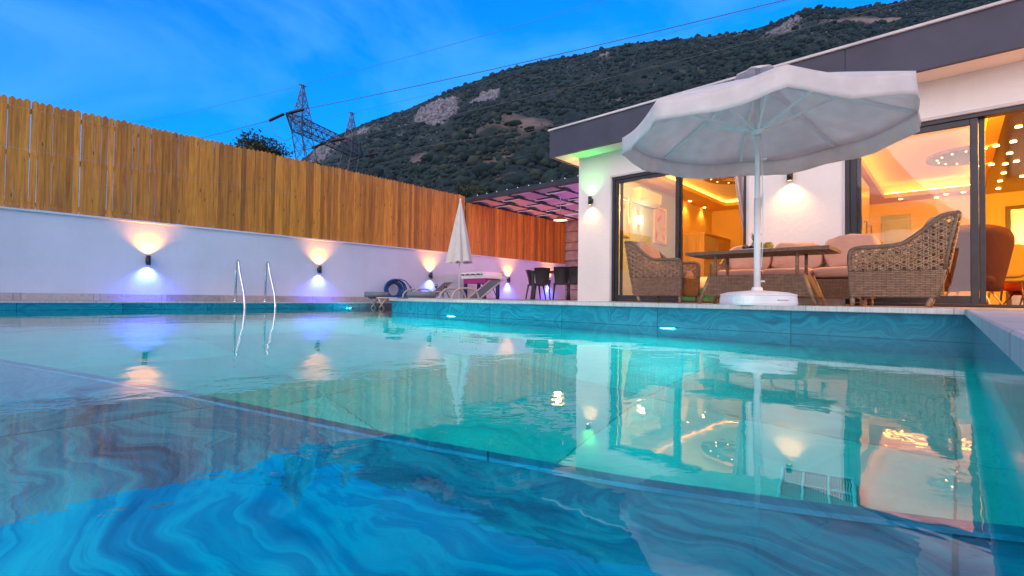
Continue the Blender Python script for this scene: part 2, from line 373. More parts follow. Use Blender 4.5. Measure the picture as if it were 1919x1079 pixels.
# coping
b = MB()
def cop(x0, y0, x1, y1, z=TZ, t=.041): b.bbox((x0, y0, z-t), (x1, y1, z), .004)
k = RXC
cop(RXC, -3.2, RXC+.30, FY, TZ); cop(-4.6, FY, RXC+.30, FY+.34); cop(-6.96, FY, -4.603, FY+.38)
cop(PX-.14, -3.2, PX+.02, 8.1, DZ, .03)
struct('pool_coping', b, 'coping_stone', 'grey marble coping round the pool edge')
b = MB(); b.box((RXC+.303, -6, -.1), (9, HY-.0, TZ-.004)); b.box((-4.6, FY+.343, -.1), (RXC+.30, HY, TZ-.004)); b.box((-10.0, 8.31, -.1), (-4.603, 17, TZ-.004))
struct('terrace', b, 'deck_stone', 'beige veined stone terrace beside the pool')
b = MB(); b.box((FX, -6, -.1), (PX-.145, 17, DZ-.002)); struct('wall_foot_deck', b, 'skirting_stone', 'narrow stone strip along the white wall')
# ground beyond the plot
b = MB(); g = 4000; hx0, hx1, hy0, hy1 = -10.42, 9, -6, 17
b.add([(-g, -g, .1), (g, -g, .1), (g, g, .1), (-g, g, .1), (hx0, hy0, .1), (hx1, hy0, .1), (hx1, hy1, .1), (hx0, hy1, .1)],
      [(0, 1, 5, 4), (1, 2, 6, 5), (2, 3, 7, 6), (3, 0, 4, 7)])
plain('scrub_ground', (.12, .10, .06), .95, 0, .3, .05, 3, .02)
struct('ground', b, 'scrub_ground', 'dry scrub ground outside the garden')
# ================================================================== MOUNTAIN
ridge = [(-600, 545), (-200, 540), (200, 500), (420, 400), (520, 325), (560, 300), (600, 266), (640, 246), (700, 222), (760, 200), (800, 182), (870, 152), (935, 131), (1000, 113), (1080, 97), (1150, 81), (1230, 71),
         (1330, 62), (1400, 52), (1450, 36), (1500, 17), (1540, 7), (1600, 8), (1700, -8), (1919, -70), (2400, -160), (3200, -200)]
def ridge_y(px): return float(np.interp(px, [a for a, _ in ridge], [c for _, c in ridge]))
def terr(px, s):
    t = (px-960)/FPX; D = float(np.interp(px, [200, 600, 900, 1500], [1500, 1150, 850, 620]))
    e = max(.005, (558.3+.01354*(px-960)-ridge_y(px))/FPX)
    d = 60+s*(D-60) if s <= 1 else D+(s-1)*D*.9
    h = e*D
    z = h*(s**1.28 if s <= 1 else max(-.2, 1-(s-1)*2.2))
    y = _y; X = d*(-math.sin(y)+t*math.cos(y)); Y = d*(math.cos(y)+t*math.sin(y))
    q = Vector((X*.006, Y*.006, 0)); amp = h*.03*min(1, s*3)*(1 if s > 1 else 1-.75*s**8)
    z += amp*(noise.fractal(q, 1, 2, 5)*1.1) + amp*.35*noise.fractal(q*5, 1, 2, 4)
    # spurs and gullies running down the slope
    z += h*.022*math.sin(px*.021+noise.noise(q*2)*3)*math.sin(math.pi*min(1, s))
    return X, Y, z+.3*(s > 0)-.3*(s == 0), d
NU, NV = 330, 110
pxs = np.linspace(150, 2900, NU); ss = list(np.linspace(0, 1, NV-12))+list(np.linspace(1.02, 1.5, 12))
vs = []; rock = []
def rockmask(px, s):
    def blob(cx, cy, rx, ry, rot=0):
        dx, dy = px-cx, s-cy; r_ = math.cos(rot)*dx/rx; return math.exp(-((dx/rx)**2+(dy/ry)**2))
    # cliffs near the ridge on the far shoulder, and bare patches
    r = 1.25*blob(812, .75, 40, .10)+1.1*blob(907, .76, 26, .05)+.6*blob(670, .86, 30, .06)+.7*blob(600, .80, 40, .14)+.7*blob(1470, .92, 45, .035)+.5*blob(1130, .93, 30, .02)
    return r
def soilmask(px, s):
    def blob(cx, cy, rx, ry): return math.exp(-(((px-cx)/rx)**2+((s-cy)/ry)**2))
    return 1.2*blob(1650, .86, 80, .03)+.3*blob(1380, .985, 120, .015)+.9*blob(820, .40, 70, .03)+.9*blob(980, .42, 50, .035)+.8*blob(940, .32, 60, .03)+.6*blob(640, .30, 60, .05)+.5*blob(1200, 1.0, 220, .008)
for s_ in ss:
    for px in pxs: X, Y, z, d = terr(px, s_); vs.append((X, Y, z)); 
vs = np.array(vs)
for i, s_ in enumerate(ss):
    for j, px in enumerate(pxs):
        r_ = rockmask(px, s_); idx = i*NU+j
        nn = noise.fractal(Vector(vs[idx])*.03, 1, 2, 4)
        rock.append((max(0, min(1, r_*1.25-.35+nn*.8)), max(0, min(1, soilmask(px, s_)*1.3-.3+nn*.6)), 0, 1))
        if r_ > .3: vs[idx, 2] += 6*r_*abs(noise.noise(Vector(vs[idx])*.05))
fs = [(i*NU+j, i*NU+j+1, (i+1)*NU+j+1, (i+1)*NU+j) for i in range(len(ss)-1) for j in range(NU-1)]
me = bpy.data.meshes.new('mountain'); me.from_pydata([tuple(v) for v in vs], [], fs)
ca = me.color_attributes.new('mask', 'FLOAT_COLOR', 'POINT'); ca.data.foreach_set('color', [c for r_ in rock for c in r_])
me.polygons.foreach_set('use_smooth', [True]*len(fs))
t = NT('mountain_ground'); v = t.coord()
vc = t.n('ShaderNodeVertexColor', layer_name='mask'); sp = t.n('ShaderNodeSeparateColor'); t.l(vc.outputs[0], sp.inputs[0])
nA = t.noise(v, .02, 8, .65); nB = t.noise(v, .09, 6, .7); nC = t.noise(v, .3, 5, .7)
green = t.ramp(nB, [(.38, (.006, .020, .017)), (.52, (.012, .032, .024)), (.66, (.035, .055, .036))])
soil = t.ramp(nC, [(.35, (.11, .085, .06)), (.65, (.27, .20, .145))])
spm = t.n('ShaderNodeMapping'); spm.inputs['Scale'].default_value = (1, 1, .35); t.l(v, spm.inputs[0])
nR = t.noise(spm.outputs[0], .07, 8, .8, .8)
rk = t.ramp(nR, [(.40, (.03, .035, .045)), (.50, (.17, .17, .20)), (.60, (.48, .47, .49))])
base = t.mix(t.ramp(t.math('ADD', t.math('MULTIPLY', nC, .6), t.math('MULTIPLY', nA, .5)), [(.62, (0, 0, 0)), (.70, (.55, .55, .55))]), green, soil)
rp = t.ramp(t.math('ADD', t.math('MULTIPLY', nC, .55), t.math('MULTIPLY', nB, .5)), [(.64, (0, 0, 0)), (.70, (.8, .8, .8))])
base = t.mix(rp, base, rk)
base = t.mix(sp.outputs[1], base, t.ramp(nC, [(.35, (.22, .16, .12)), (.65, (.42, .31, .24))]))
base = t.mix(sp.outputs[0], base, rk)
t.bsdf(base, .95, 0, t.bump(nR, 1, 5)); me.materials.append(t.m)
mo = bpy.data.objects.new('mountain', me); C.objects.link(mo); tag(mo, 'steep scrubby mountain slope rising behind the villa', 'mountain', None, 'structure')
# shrubs scattered over the slope as one stuff object
def ico():
    p = (1+5**.5)/2; v_ = [(-1, p, 0), (1, p, 0), (-1, -p, 0), (1, -p, 0), (0, -1, p), (0, 1, p), (0, -1, -p), (0, 1, -p), (p, 0, -1), (p, 0, 1), (-p, 0, -1), (-p, 0, 1)]
    f_ = [(0, 11, 5), (0, 5, 1), (0, 1, 7), (0, 7, 10), (0, 10, 11), (1, 5, 9), (5, 11, 4), (11, 10, 2), (10, 7, 6), (7, 1, 8), (3, 9, 4), (3, 4, 2), (3, 2, 6), (3, 6, 8), (3, 8, 9), (4, 9, 5), (2, 4, 11), (6, 2, 10), (8, 6, 7), (9, 8, 1)]
    v_ = np.array(v_, float); v_ /= np.linalg.norm(v_[0]); return v_, np.array(f_)
iv, jf = ico(); rng = np.random.default_rng(5)
def scatter(name, n, smin, smax, size, mt, label, rockavoid=True, plo=380, phi=2000):
    V = []; F = []; T = []; k = 0
    for _ in range(n):
        px = rng.uniform(plo, phi); s_ = smin+(smax-smin)*rng.random()**.7
        if rockavoid and rockmask(px, s_)*1.3+soilmask(px, s_)*.9 > rng.random()*.7+.12: continue
        X, Y, z, d = terr(px, s_)
        if noise.fractal(Vector((X*.015, Y*.015, 3)), 1, 2, 3) < -.25 and rng.random() < .75: continue
        w = size*min(3.0, max(.35, rng.lognormal(-.12, .5)))
        p = iv*(w*rng.uniform(.8, 1.3), w*rng.uniform(.8, 1.3), w*rng.uniform(.6, 1.0))*(1+rng.uniform(-.3, .3, (12, 1)))
        V.append(p+(X, Y, z+w*.35)); F.append(jf+12*k); T.append(rng.random()); k += 1
    V = np.concatenate(V); F = np.concatenate(F)
    me = bpy.data.meshes.new(name); me.from_pydata(V.tolist(), [], F.tolist())
    ca = me.color_attributes.new('tint', 'FLOAT_COLOR', 'POINT'); arr = np.repeat(np.array(T), 12); ca.data.foreach_set('color', np.stack([arr, arr, arr, arr*0+1], 1).ravel())
    me.polygons.foreach_set('use_smooth', [True]*len(F)); me.materials.append(mt)
    o = bpy.data.objects.new(name, me); C.objects.link(o); tag(o, label, 'shrubs', None, 'stuff')
t = NT('scrub_leaves'); v = t.coord(); vc = t.n('ShaderNodeVertexColor', layer_name='tint'); sp = t.n('ShaderNodeSeparateColor'); t.l(vc.outputs[0], sp.inputs[0])
cc = t.ramp(sp.outputs[0], [(0, (.006, .019, .018)), (.5, (.011, .031, .025)), (.9, (.020, .044, .032)), (1, (.05, .062, .036))])
cc = t.mix(.6, cc, t.ramp(t.noise(v, 1.2, 4, .7), [(.3, (.4, .4, .4)), (.7, (1.5, 1.5, 1.5))]), 'MULTIPLY')
t.bsdf(cc, .9, 0, t.bump(t.noise(v, 1.5, 5, .7), 1, .6)); M['scrub_leaves'] = t.m
scatter('mountain_scrub', 26000, .10, 1.0, 1.75, t.m, 'dense dark green scrub covering the mountain slope')
scatter('foothill_scrub', 3500, .04, .40, 1.9, t.m, 'bushes covering the lower slope behind the villa', True, 500, 1250)
def rocks(name, n, label, cliff, size):
    V = []; F = []; k = 0
    while k < n:
        px = rng.uniform(540, 1900); s_ = rng.uniform(.1, 1.0) if not cliff else rng.uniform(.5, .96)
        mk = rockmask(px, s_)
        if cliff and mk < .35+.3*rng.random(): continue
        if not cliff and noise.fractal(Vector((px*.012, s_*9, 7)), 1, 2, 3) < .12: continue
        X, Y, z, d = terr(px, s_); w = size*rng.uniform(.4, 1.5)*(d/800)
        p = iv*(w*rng.uniform(.7, 1.2), w*rng.uniform(.7, 1.2), w*(rng.uniform(.8, 1.6) if cliff else rng.uniform(.4, .8)))*(1+rng.uniform(-.35, .35, (12, 1)))
        V.append(p+(X, Y, z+w*.15)); F.append(jf+12*k); k += 1
    V = np.concatenate(V); F = np.concatenate(F); me = bpy.data.meshes.new(name); me.from_pydata(V.tolist(), [], F.tolist())
    me.materials.append(M['limestone']); o = bpy.data.objects.new(name, me); C.objects.link(o); tag(o, label, 'rocks', None, 'stuff')
t = NT('limestone'); v = t.coord(); n_ = t.noise(v, .25, 6, .75); t.bsdf(t.ramp(n_, [(.35, (.06, .065, .08)), (.55, (.24, .24, .27)), (.7, (.44, .43, .45))]), .95, 0, t.bump(n_, 1, 1.5)); M['limestone'] = t.m
rocks('cliff_rocks', 1200, 'pale grey limestone crags on the shoulder of the mountain', True, 3.6)
rocks('scattered_rocks', 1100, 'small pale rocks strewn over the mountain slope', False, 1.5)
# ================================================================== TREES
t = NT('leaf'); v = t.coord(); cc = t.ramp(t.noise(v, 1.4, 4), [(.3, (.020, .032, .014)), (.7, (.075, .085, .035))]); t.bsdf(cc, .7); M['leaf'] = t.m
t = NT('leaf_dark'); v = t.coord(); cc = t.ramp(t.noise(v, 1.4, 4), [(.3, (.015, .028, .012)), (.7, (.05, .065, .025))]); t.bsdf(cc, .7); M['leaf_dark'] = t.m
def tree(name, label, base, h, cr, nleaf, leaf, clumps, mt='leaf', group=None, low=.45, leafelong=2.2):
    rt = thing(name, label, 'tree', base, 0, group); tr = MB(); rnd = random.Random(int(base[0]*100))
    tr.tube([(0, 0, 0), (.1, .05, h*.25), (-.05, .1, h*.5), (0, 0, h*.72)], [h*.03, h*.024, h*.017, h*.008], 8)
    cs = []
    for i in range(clumps):
        a = rnd.uniform(0, 6.28); rr = cr*rnd.uniform(.1, .85); z = h*rnd.uniform(low, .93)
        rr *= math.sin(math.pi*min(1, (z/h-low+.12)/(1.12-low)))**.6
        c = Vector((rr*math.cos(a), rr*math.sin(a), z)); cs.append((c, cr*rnd.uniform(.22, .42)))
        tr.tube([(0, 0, z*.62), tuple(c*.55+Vector((0, 0, z*.3))), tuple(c)], [h*.009, h*.006, h*.003], 5)
    tr.build('trunk', 'bark', rt)
    lf = MB()
    for _ in range(nleaf):
        c, r_ = rnd.choice(cs); d = Vector((rnd.gauss(0, 1), rnd.gauss(0, 1), rnd.gauss(0, .8))).normalized()*r_*rnd.random()**.45
        p = c+d; u = Vector((rnd.gauss(0, 1), rnd.gauss(0, 1), rnd.gauss(.2, 1))).normalized(); w = u.cross(Vector((rnd.gauss(0, 1), rnd.gauss(0, 1), rnd.gauss(0, 1)))).normalized()
        L = leaf*rnd.uniform(.6, 1.4)
        lf.add([p-u*L, p+w*L/leafelong, p+u*L, p-w*L/leafelong], [(0, 1, 2, 3)])
    lf.build('crown', mt, rt); return rt
def put_tree(px, ytop, d, *a, **k):
    p = at(px, ytop, d=d); return (p.x, p.y, .1), p.z-.1
for nm, lab, px, yt, d, cr, nl, lf_, cl, mt, ll in [
    ('olive_tree', 'wide olive tree rising over the fence left of the pylon', 470, 240, 34, 3.1, 13000, .11, 46, 'leaf_dark', .4),
    ('olive_tree', 'small round olive tree right next to the pylon foot', 530, 256, 36, 2.3, 8500, .10, 32, 'leaf_dark', .45),
    ('olive_tree', 'low olive tree tip just over the fence in front of the pylon legs', 590, 289, 38, 1.2, 1800, .10, 14, 'leaf', .6),
    ('bushy_tree', 'dark bushy tree behind the fence at the pergola corner', 878, 328, 38, 2.0, 5500, .11, 34, 'leaf_dark', .3)]:
    loc, h = put_tree(px, yt, d); tree(nm, lab, loc, h, cr, nl, lf_, cl, mt, 'trees beyond the wooden fence', ll)
# ================================================================== PYLON
def pl(dep, lat, z): y = _y; return Vector((dep*(-math.sin(y))+lat*math.cos(y), dep*math.cos(y)+lat*math.sin(y), z))
A0 = pl(100, -47.5, 0); A1 = pl(124, -38.9, 0); ax = (A1-A0).normalized(); LT = (A1-A0).length; pr = Vector((-ax.y, ax.x, 0))
py_ = thing('power_pylon', 'steel lattice power pylon with two peaks behind the fence', 'pylon', tuple(A0+ax*LT*.5))
O = A0+ax*LT*.5
def PP(u, w, z): return ax*(u-LT*.5)+pr*w+Vector((0, 0, z))
def lattice(b, quad0, quad1, n, r=.12, rb=.065):
    """four chords between two quads with zig-zag bracing"""
    for a_, c_ in zip(quad0, quad1): b.tube([a_, c_], r, 4, False)
    for i in range(n):
        t0, t1 = i/n, (i+1)/n
        q0 = [a_.lerp(c_, t0) for a_, c_ in zip(quad0, quad1)]; q1 = [a_.lerp(c_, t1) for a_, c_ in zip(quad0, quad1)]
        for k in range(4):
            k2 = (k+1) % 4; b.tube([q0[k], q1[k2]], rb, 3, False); b.tube([q0[k2], q1[k]], rb, 3, False); b.tube([q1[k], q1[k2]], rb, 3, False)
def quad(u, w, du, dw, z): return [PP(u-du, w-dw, z), PP(u+du, w-dw, z), PP(u+du, w+dw, z), PP(u-du, w+dw, z)]
u1, u2 = LT*.169, LT*.813; um = (u1+u2)/2
for u in (u1, u2):
    b = MB(); lattice(b, quad(u, 0, 1.5, 1.3, 38.2), quad(u, 0, .12, .12, 45.9), 5); b.tube([PP(u-1.1, 0, 45.7), PP(u+1.1, 0, 45.9)], .12, 4); b.build('peak', 'galvanised', py_)
for u, s_ in ((u1, 1), (u2, -1)):
    b = MB(); lattice(b, quad(um-s_*1.6, 0, 1.4, 2.2, 13), quad(u, 0, 1.5, 1.3, 35.4), 8, .11, .06); lattice(b, quad(u, 0, 1.5, 1.3, 35.4), quad(u, 0, 1.5, 1.3, 38.2), 1); b.build('leg', 'galvanised', py_)
b = MB(); lattice(b, quad(um, 0, 4.2, 4.2, 0), quad(um, 0, 2.8, 2.2, 13), 4, .13, .07); b.build('tower_base', 'galvanised', py_)
b = MB()
def qv(u, dw, z0, z1): return [PP(u, -dw, z0), PP(u, dw, z0), PP(u, dw, z1), PP(u, -dw, z1)]
lattice(b, qv(0, .15, 38.0, 38.3), qv(u1-1.5, 1.3, 35.6, 38.2), 3); lattice(b, qv(u1-1.5, 1.3, 35.6, 38.2), qv(u2+1.5, 1.3, 35.6, 38.2), 11); lattice(b, qv(u2+1.5, 1.3, 35.6, 38.2), qv(LT, .15, 36.2, 36.5), 3)
b.build('crossarm', 'galvanised', py_)
def insul(p0, p1):
    b = MB(); p0, p1 = Vector(p0), Vector(p1); n = 14; pts = []; rs = []
    for i in range(n*2+1): pts.append(p0.lerp(p1, i/(n*2))); rs.append(.34 if i % 2 else .12)
    b.tube(pts, rs, 8); b.build('insulator', 'insulator', py_)
wd = (pl(-8.6, 24, 0)).normalized()   # the way the wires run
hang = [PP(0, 0, 38.1), PP((u1+u2)/2, 0, 36), PP(LT, 0, 36.3)]
for h_ in hang:
    for s_ in (1, -1): insul(h_+wd*s_*.6, h_+wd*s_*4.6+Vector((0, 0, .35 if s_ > 0 else -1.0)))
def wire(px0, z1, label, r, right=True, L=170, sag=2.0):
    b = MB(); pts = []
    for i in range(25):
        q = i/24; p = O+px0+wd*(L*q*(1 if right else -1)); p.z = px0.z+(z1-px0.z)*q-4*sag*q*(1-q); pts.append(p)
    b.tube(pts, r, 4); o = b.build('power_line', 'wire_grey'); tag(o, label, 'cable', 'power lines strung from the pylon')
for h_, rr, ll, wl in ((hang[0], 53, 18, 'outermost thick'), (hang[1], 57, 20, 'middle thick'), (hang[2], 50, 24, 'lowest thick')):
    e_ = h_+wd*4.6+Vector((0, 0, .35)); wire(e_, rr, wl+' power line climbing right from the pylon crossarm', .06)
    e_ = h_-wd*4.6+Vector((0, 0, -1.0)); wire(e_, ll+8, wl+' power line running left from the pylon crossarm', .06, False, 260, 3)
for u, nm in ((u1, 'near'), (u2, 'far')):
    wire(PP(u, 0, 45.9), 66, f'thin earth wire climbing right from the {nm} pylon peak', .03); wire(PP(u, 0, 45.9), 40, f'thin earth wire running left from the {nm} pylon peak', .025, False, 300, 3)
b = MB()
e_ = O+hang[0]-wd*4.6+Vector((0, 0, -1.0)); f_ = O+PP(u1-1.4, 0, 34.6); b.tube([e_, e_.lerp(f_, .25)-Vector((0, 0, 2.6)), e_.lerp(f_, .6)-Vector((0, 0, 2.6)), f_], .06, 4)
tag(b.build('jumper_cable', 'wire_grey'), 'looped jumper cable hanging under the left end of the pylon arm', 'cable')
# ================================================================== WALL AND FENCE
bw = thing('garden_wall', 'long white rendered garden wall along the far side of the pool', 'wall', (FX-.1, 5, 0))
def rel(o, b):  # shift builder coords into parent's space
    x, y, z = o.location; b.v = [(a-x, c-y, d-z) for a, c, d in b.v]; return b
WT = 1.487; YE = 14.0
b = MB(); b.box((FX-.2, -6, 0), (FX, YE, WT-.02)); rel(bw, b).build('wall', 'white_plaster', bw)
b = MB(); b.bbox((FX-.22, -6, WT-.02), (FX+.035, YE, WT+.012), .004); rel(bw, b).build('wall_ledge', 'white_plaster', bw)
b = MB()
y = -6
while y < YE: b.bbox((FX, y+.002, DZ), (FX+.02, min(YE, y+.9)-.002, .25), .003); y += .9
rel(bw, b).build('skirting', 'skirting_stone', bw)
def make_fence(name, label, y0, y1, top, x):
    ft = thing(name, label, 'fence', (x, (y0+y1)/2, WT), 0, 'wooden fence sections on the white wall'); b = MB(); y = y0; rnd = random.Random(3)
    while y < y1-.05:
        w = rnd.uniform(.074, .083); gap = .002 if rnd.random() > .22 else .0055
        if y > 2.5: gap *= .5
        th = .018; xo = x+rnd.uniform(-.007, .007); tl = rnd.uniform(-.006, .006); z0 = WT+.012+rnd.uniform(0, .012); z1 = top+rnd.uniform(-.012, .012); cz = .035
        b.tint = (rnd.random(), rnd.random(), rnd.random(), 1)
        prof = [(y, z0), (y+w, z0), (y+w+tl, z1-cz), (y+w*.62+tl, z1), (y+w*.38+tl, z1), (y+tl, z1-cz)]
        b.cur = 0; b.prism([(p, q) for p, q in prof], lambda a, c, t_: (t_, a, c), xo, xo+th)
        b.tint = None; b.cur = 1
        for zz in (WT+.07, WT+.07+(top-WT)*.5, top-.14):
            for k in (.28, .72):
                yy = y+w*k+rnd.uniform(-.004, .004); zc = zz+rnd.uniform(-.008, .008); r_ = .0052
                b.add([(xo+th+.0015, yy-r_, zc), (xo+th+.0015, yy, zc-r_), (xo+th+.0015, yy+r_, zc), (xo+th+.0015, yy, zc+r_), (xo+th, yy-r_, zc), (xo+th, yy, zc-r_), (xo+th, yy+r_, zc), (xo+th, yy, zc+r_)], [(0, 1, 2, 3), (0, 4, 5, 1), (1, 5, 6, 2), (2, 6, 7, 3), (3, 7, 4, 0)])
        y += w+gap
    b.cur = 0; rel(ft, b).build('board_panel', ['fence_wood', 'steel'], ft)
    for zz in (WT+.10, WT+(top-WT)*.5, top-.16):
        b = MB(); b.tint = (.3, .4, .5, 1); b.box((x-.045, y0, zz-.035), (x-.005, y1, zz+.035)); rel(ft, b).build('rail', 'fence_wood', ft)
    yy = y0+.6
    while yy < y1:
        b = MB(); b.tint = (.2, .4, .5, 1); b.box((x-.13, yy-.04, WT+.013), (x-.047, yy+.04, top-.2)); rel(ft, b).build('post', 'dark_metal', ft); yy += 2.0
    return ft
YS = at(873, 400, X=FX).y
make_fence('wooden_fence', 'long tall fence of orange pointed boards left of the pergola', -4.5, YS, 3.148, FX-.03)
make_fence('wooden_fence', 'lower stretch of pointed board fence running under the pergola', YS+.02, YE, at(1035, 412, X=FX).z, FX-.03)
# stone column at the end
p = at(1062, 410, Y=14.05)
sc_ = thing('stone_chimney', 'tall stacked stone chimney lit orange at the far end of the fence', 'chimney', (-9.7, 14.5, TZ))
b = MB(); z = 0; rnd = random.Random(9)
while z < 3.5:
    h = rnd.uniform(.3, .42); wob = rnd.uniform(-.03, .05); b.bbox((-.62+wob, -.45, z), (1.4, .5, z+h-.012), .03); z += h
b.build('stone_blocks', 'stone_column', sc_)
# ================================================================== WALL LAMPS
def wall_lamp(label, loc, axis, up, down, group, pu=7, pd=7):
    """cylinder sconce; axis = unit vector out of the wall"""
    r_ = thing('wall_lamp', label, 'wall lamp', loc, 0, group)
    b = MB(); n_ = Vector(axis); c = n_*.075
    b.lathe([(0, -.075), (.028, -.075), (.035, -.08), (.035, .08), (.028, .075), (0, .075)], c, 20)
    b.build('body', 'dark_metal', r_)
    b = MB(); a = Vector((n_.y, -n_.x, 0)); q = [n_*.0+a*.03, n_*.045+a*.03, n_*.045-a*.03, n_*0-a*.03]
    b.add([p+Vector((0, 0, z)) for z in (-.04, .04) for p in q], [(0, 3, 2, 1), (4, 5, 6, 7), (0, 1, 5, 4), (1, 2, 6, 5), (2, 3, 7, 6), (3, 0, 4, 7)]); b.build('bracket', 'dark_metal', r_)
    for s_, col, pw in ((1, up, pu), (-1, down, pd)):
        if not col: continue
        b = MB(); b.lathe([(.0, .0765*s_), (.026, .0765*s_)], c, 16); b.build('lens', emit('lens_%s' % (str(col)), col, 6), r_)
        lamp('lamp_beam', 'SPOT', tuple(c+Vector((0, 0, .085*s_))), col, pw, r_, (-.18*n_.x, -.18*n_.y, s_), spot_size=R(118), spot_blend=1.0, shadow_soft_size=.02)
    return r_
WARM = (1.0, .33, .025); BLUE = (.05, .08, 1.0)
labs = ['leftmost garden wall lamp, glowing orange above and blue below, left of the pool ladder', 'garden wall lamp right of the pool ladder, orange above and blue below',
        'garden wall lamp behind the sun loungers beside the blue hose', 'garden wall lamp at the right end of the football table', 'farthest garden wall lamp behind the black dining chairs']
for i, lb in enumerate(labs):
    yy = 1.89+3.026*i if i < 4 else at(1027, 500, X=FX).y
    wall_lamp(lb, (FX, yy, .832), (1, 0, 0), WARM, BLUE, 'orange and blue lamps on the garden wall', 85, 150)
p1 = at(1109.5, 377, Y=HY); wall_lamp('villa wall lamp throwing green light up and warm light down', (p1.x, HY, p1.z), (0, -1, 0), (.08, 1.0, .12), (1, .55, .18), None, 26, 18)
p2 = at(1482, 330, Y=HY); wall_lamp('villa wall lamp with warm light between the two sliding doors', (p2.x, HY, p2.z), (0, -1, 0), None, (1, .52, .16), None, 5, 42)
wall_lamp('warm wall lamp on the side wall of the villa facing the pergola', (-5.51, 8.35, 2.17), (-1, 0, 0), (1, .42, .10), (1, .55, .2), None, 45, 15)
# ================================================================== VILLA
VL, VR, VB = -5.51, 6.0, 16.0; SZ = 3.065; RT = 3.575; RY = 7.49; RL = -5.89; HD = 2.57
vi = thing('villa', 'modern white single storey villa with grey flat roof and sliding glass doors', 'house', (0, HY, 0))
def vp(b, name, mt, parent=None, label=None): return rel(vi, b).build(name, mt, parent or vi, label)
W1a, W1b = at(1146, 400, Y=HY).x, at(1399, 400, Y=HY).x; W2a = at(1583, 400, Y=HY).x; W2b = 3.6
b = MB()
b.box((VL, HY, .0), (W1a, HY+.25, SZ)); b.box((W1b, HY, 0), (W2a, HY+.25, SZ)); b.box((W1a, HY, HD), (W1b, HY+.25, SZ)); b.box((W2a, HY, HD), (W2b, HY+.25, SZ)); b.box((W2b, HY, 0), (VR, HY+.25, SZ))
b.box((VL, HY+.25, 0), (VL+.2, VB, SZ)); b.box((VR-.2, HY+.25, 0), (VR, VB, SZ)); b.box((VL+.2, VB-.2, 0), (VR-.2, VB, SZ))
vp(b, 'wall', 'villa_plaster')
b = MB(); b.box((RL+.01, RY+.01, SZ+.001), (VR+.4, VB+.4, SZ+.03)); vp(b, 'soffit', 'villa_plaster')
b = MB(); b.box((RL, RY, SZ-.01), (RL+.06, VB+.4, RT)); [b.box((xx, RY, SZ-.01), (min(xx+2.394, VR+.4), RY+.06, RT)) for xx in [RL+.06+2.4*i for i in range(6)] if xx < VR+.4]; b.box((RL+.06, RY+.06, SZ+.2), (VR+.4, VB+.4, RT-.05)); vp(b, 'fascia', 'fascia_grey')
b = MB(); b.bbox((RL-.03, RY-.03, RT), (VR+.4, RY+.16, RT+.035), .004); b.bbox((RL-.03, RY+.163, RT), (RL+.16, VB+.4, RT+.035), .004); vp(b, 'roof_edging', 'trim_light')
# reveal trim round the openings
b = MB()
for xa, xb in ((W1a, W1b), (W2a, W2b)):
    b.box((xa-.03, HY-.012, HD), (xb+.03, HY-.001, HD+.035)); b.box((xa-.03, HY-.012, TZ), (xa, HY-.001, HD)); b.box((xb, HY-.012, TZ), (xb+.03, HY-.001, HD))
vp(b, 'door_trim', 'trim_light')
def sliding(name, x0, x1, xm, label):
    fr = MB(); f = .055
    fr.bbox((x0, HY+.02, TZ+.005), (x0+f, HY+.16, HD), .004); fr.bbox((x1-f, HY+.02, TZ+.005), (x1, HY+.16, HD), .004); fr.bbox((x0+f, HY+.02, HD-f), (x1-f, HY+.16, HD), .004); fr.bbox((x0+f, HY+.02, TZ+.002), (x1-f, HY+.16, TZ+.035), .004)
    fr_ = vp(fr, 'sliding_door', 'dark_metal', None, label)
    return fr_
def leaf(parent, x0, x1, y, f=.06, z0=TZ+.036, z1=HD-.056):
    b = MB(); b.bbox((x0, y, z0), (x0+f, y+.045, z1), .004); b.bbox((x1-f, y, z0), (x1, y+.045, z1), .004); b.bbox((x0+f, y, z1-f), (x1-f, y+.045, z1), .004); b.bbox((x0+f, y, z0), (x1-f, y+.045, z0+f*1.3), .004)
    rel(vi, b).build('door_leaf', 'dark_metal', parent)
    b = MB(); b.box((x0+f, y+.018, z0+f), (x1-f, y+.026, z1-f)); rel(vi, b).build('pane', 'pane_glass', parent)
d1 = sliding('d', W1a, W1b, 0, 'dark framed sliding door of the bedroom'); xm1 = at(1270, 400, Y=HY).x
leaf(d1, W1a+.056, xm1, HY+.04); leaf(d1, W1a+.12, xm1+.03, HY+.1, .05)
d2 = sliding('d', W2a, W2b, 0, 'dark framed sliding door of the living room'); xm2 = at(1826, 400, Y=HY).x
leaf(d2, W2a+.056, xm2+.04, HY+.04, .075); leaf(d2, W2a+.12, xm2+.10, HY+.1, .055)
# interior shells
VFZ = TZ+.004
b = MB(); b.box((VL+.2, HY+.17, -.1), (VR-.2, VB-.2, VFZ)); vp(b, 'floor', 'inner_floor')
LW1 = -5.31; RW1 = -2.1; BW1 = 14.5; CZ1 = 2.96
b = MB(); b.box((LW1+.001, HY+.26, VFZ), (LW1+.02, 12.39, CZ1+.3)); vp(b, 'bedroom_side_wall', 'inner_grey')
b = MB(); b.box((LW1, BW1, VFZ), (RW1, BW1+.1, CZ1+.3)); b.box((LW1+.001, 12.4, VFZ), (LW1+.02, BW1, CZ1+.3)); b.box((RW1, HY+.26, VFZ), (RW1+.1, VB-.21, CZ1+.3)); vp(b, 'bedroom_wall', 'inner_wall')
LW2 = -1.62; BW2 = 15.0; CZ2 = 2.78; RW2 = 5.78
b = MB(); b.box((LW2-.1, HY+.26, VFZ), (LW2, VB-.21, SZ-.03)); b.box((LW2, BW2, VFZ), (RW2, BW2+.1, SZ-.03)); vp(b, 'living_room_wall', 'inner_wall')
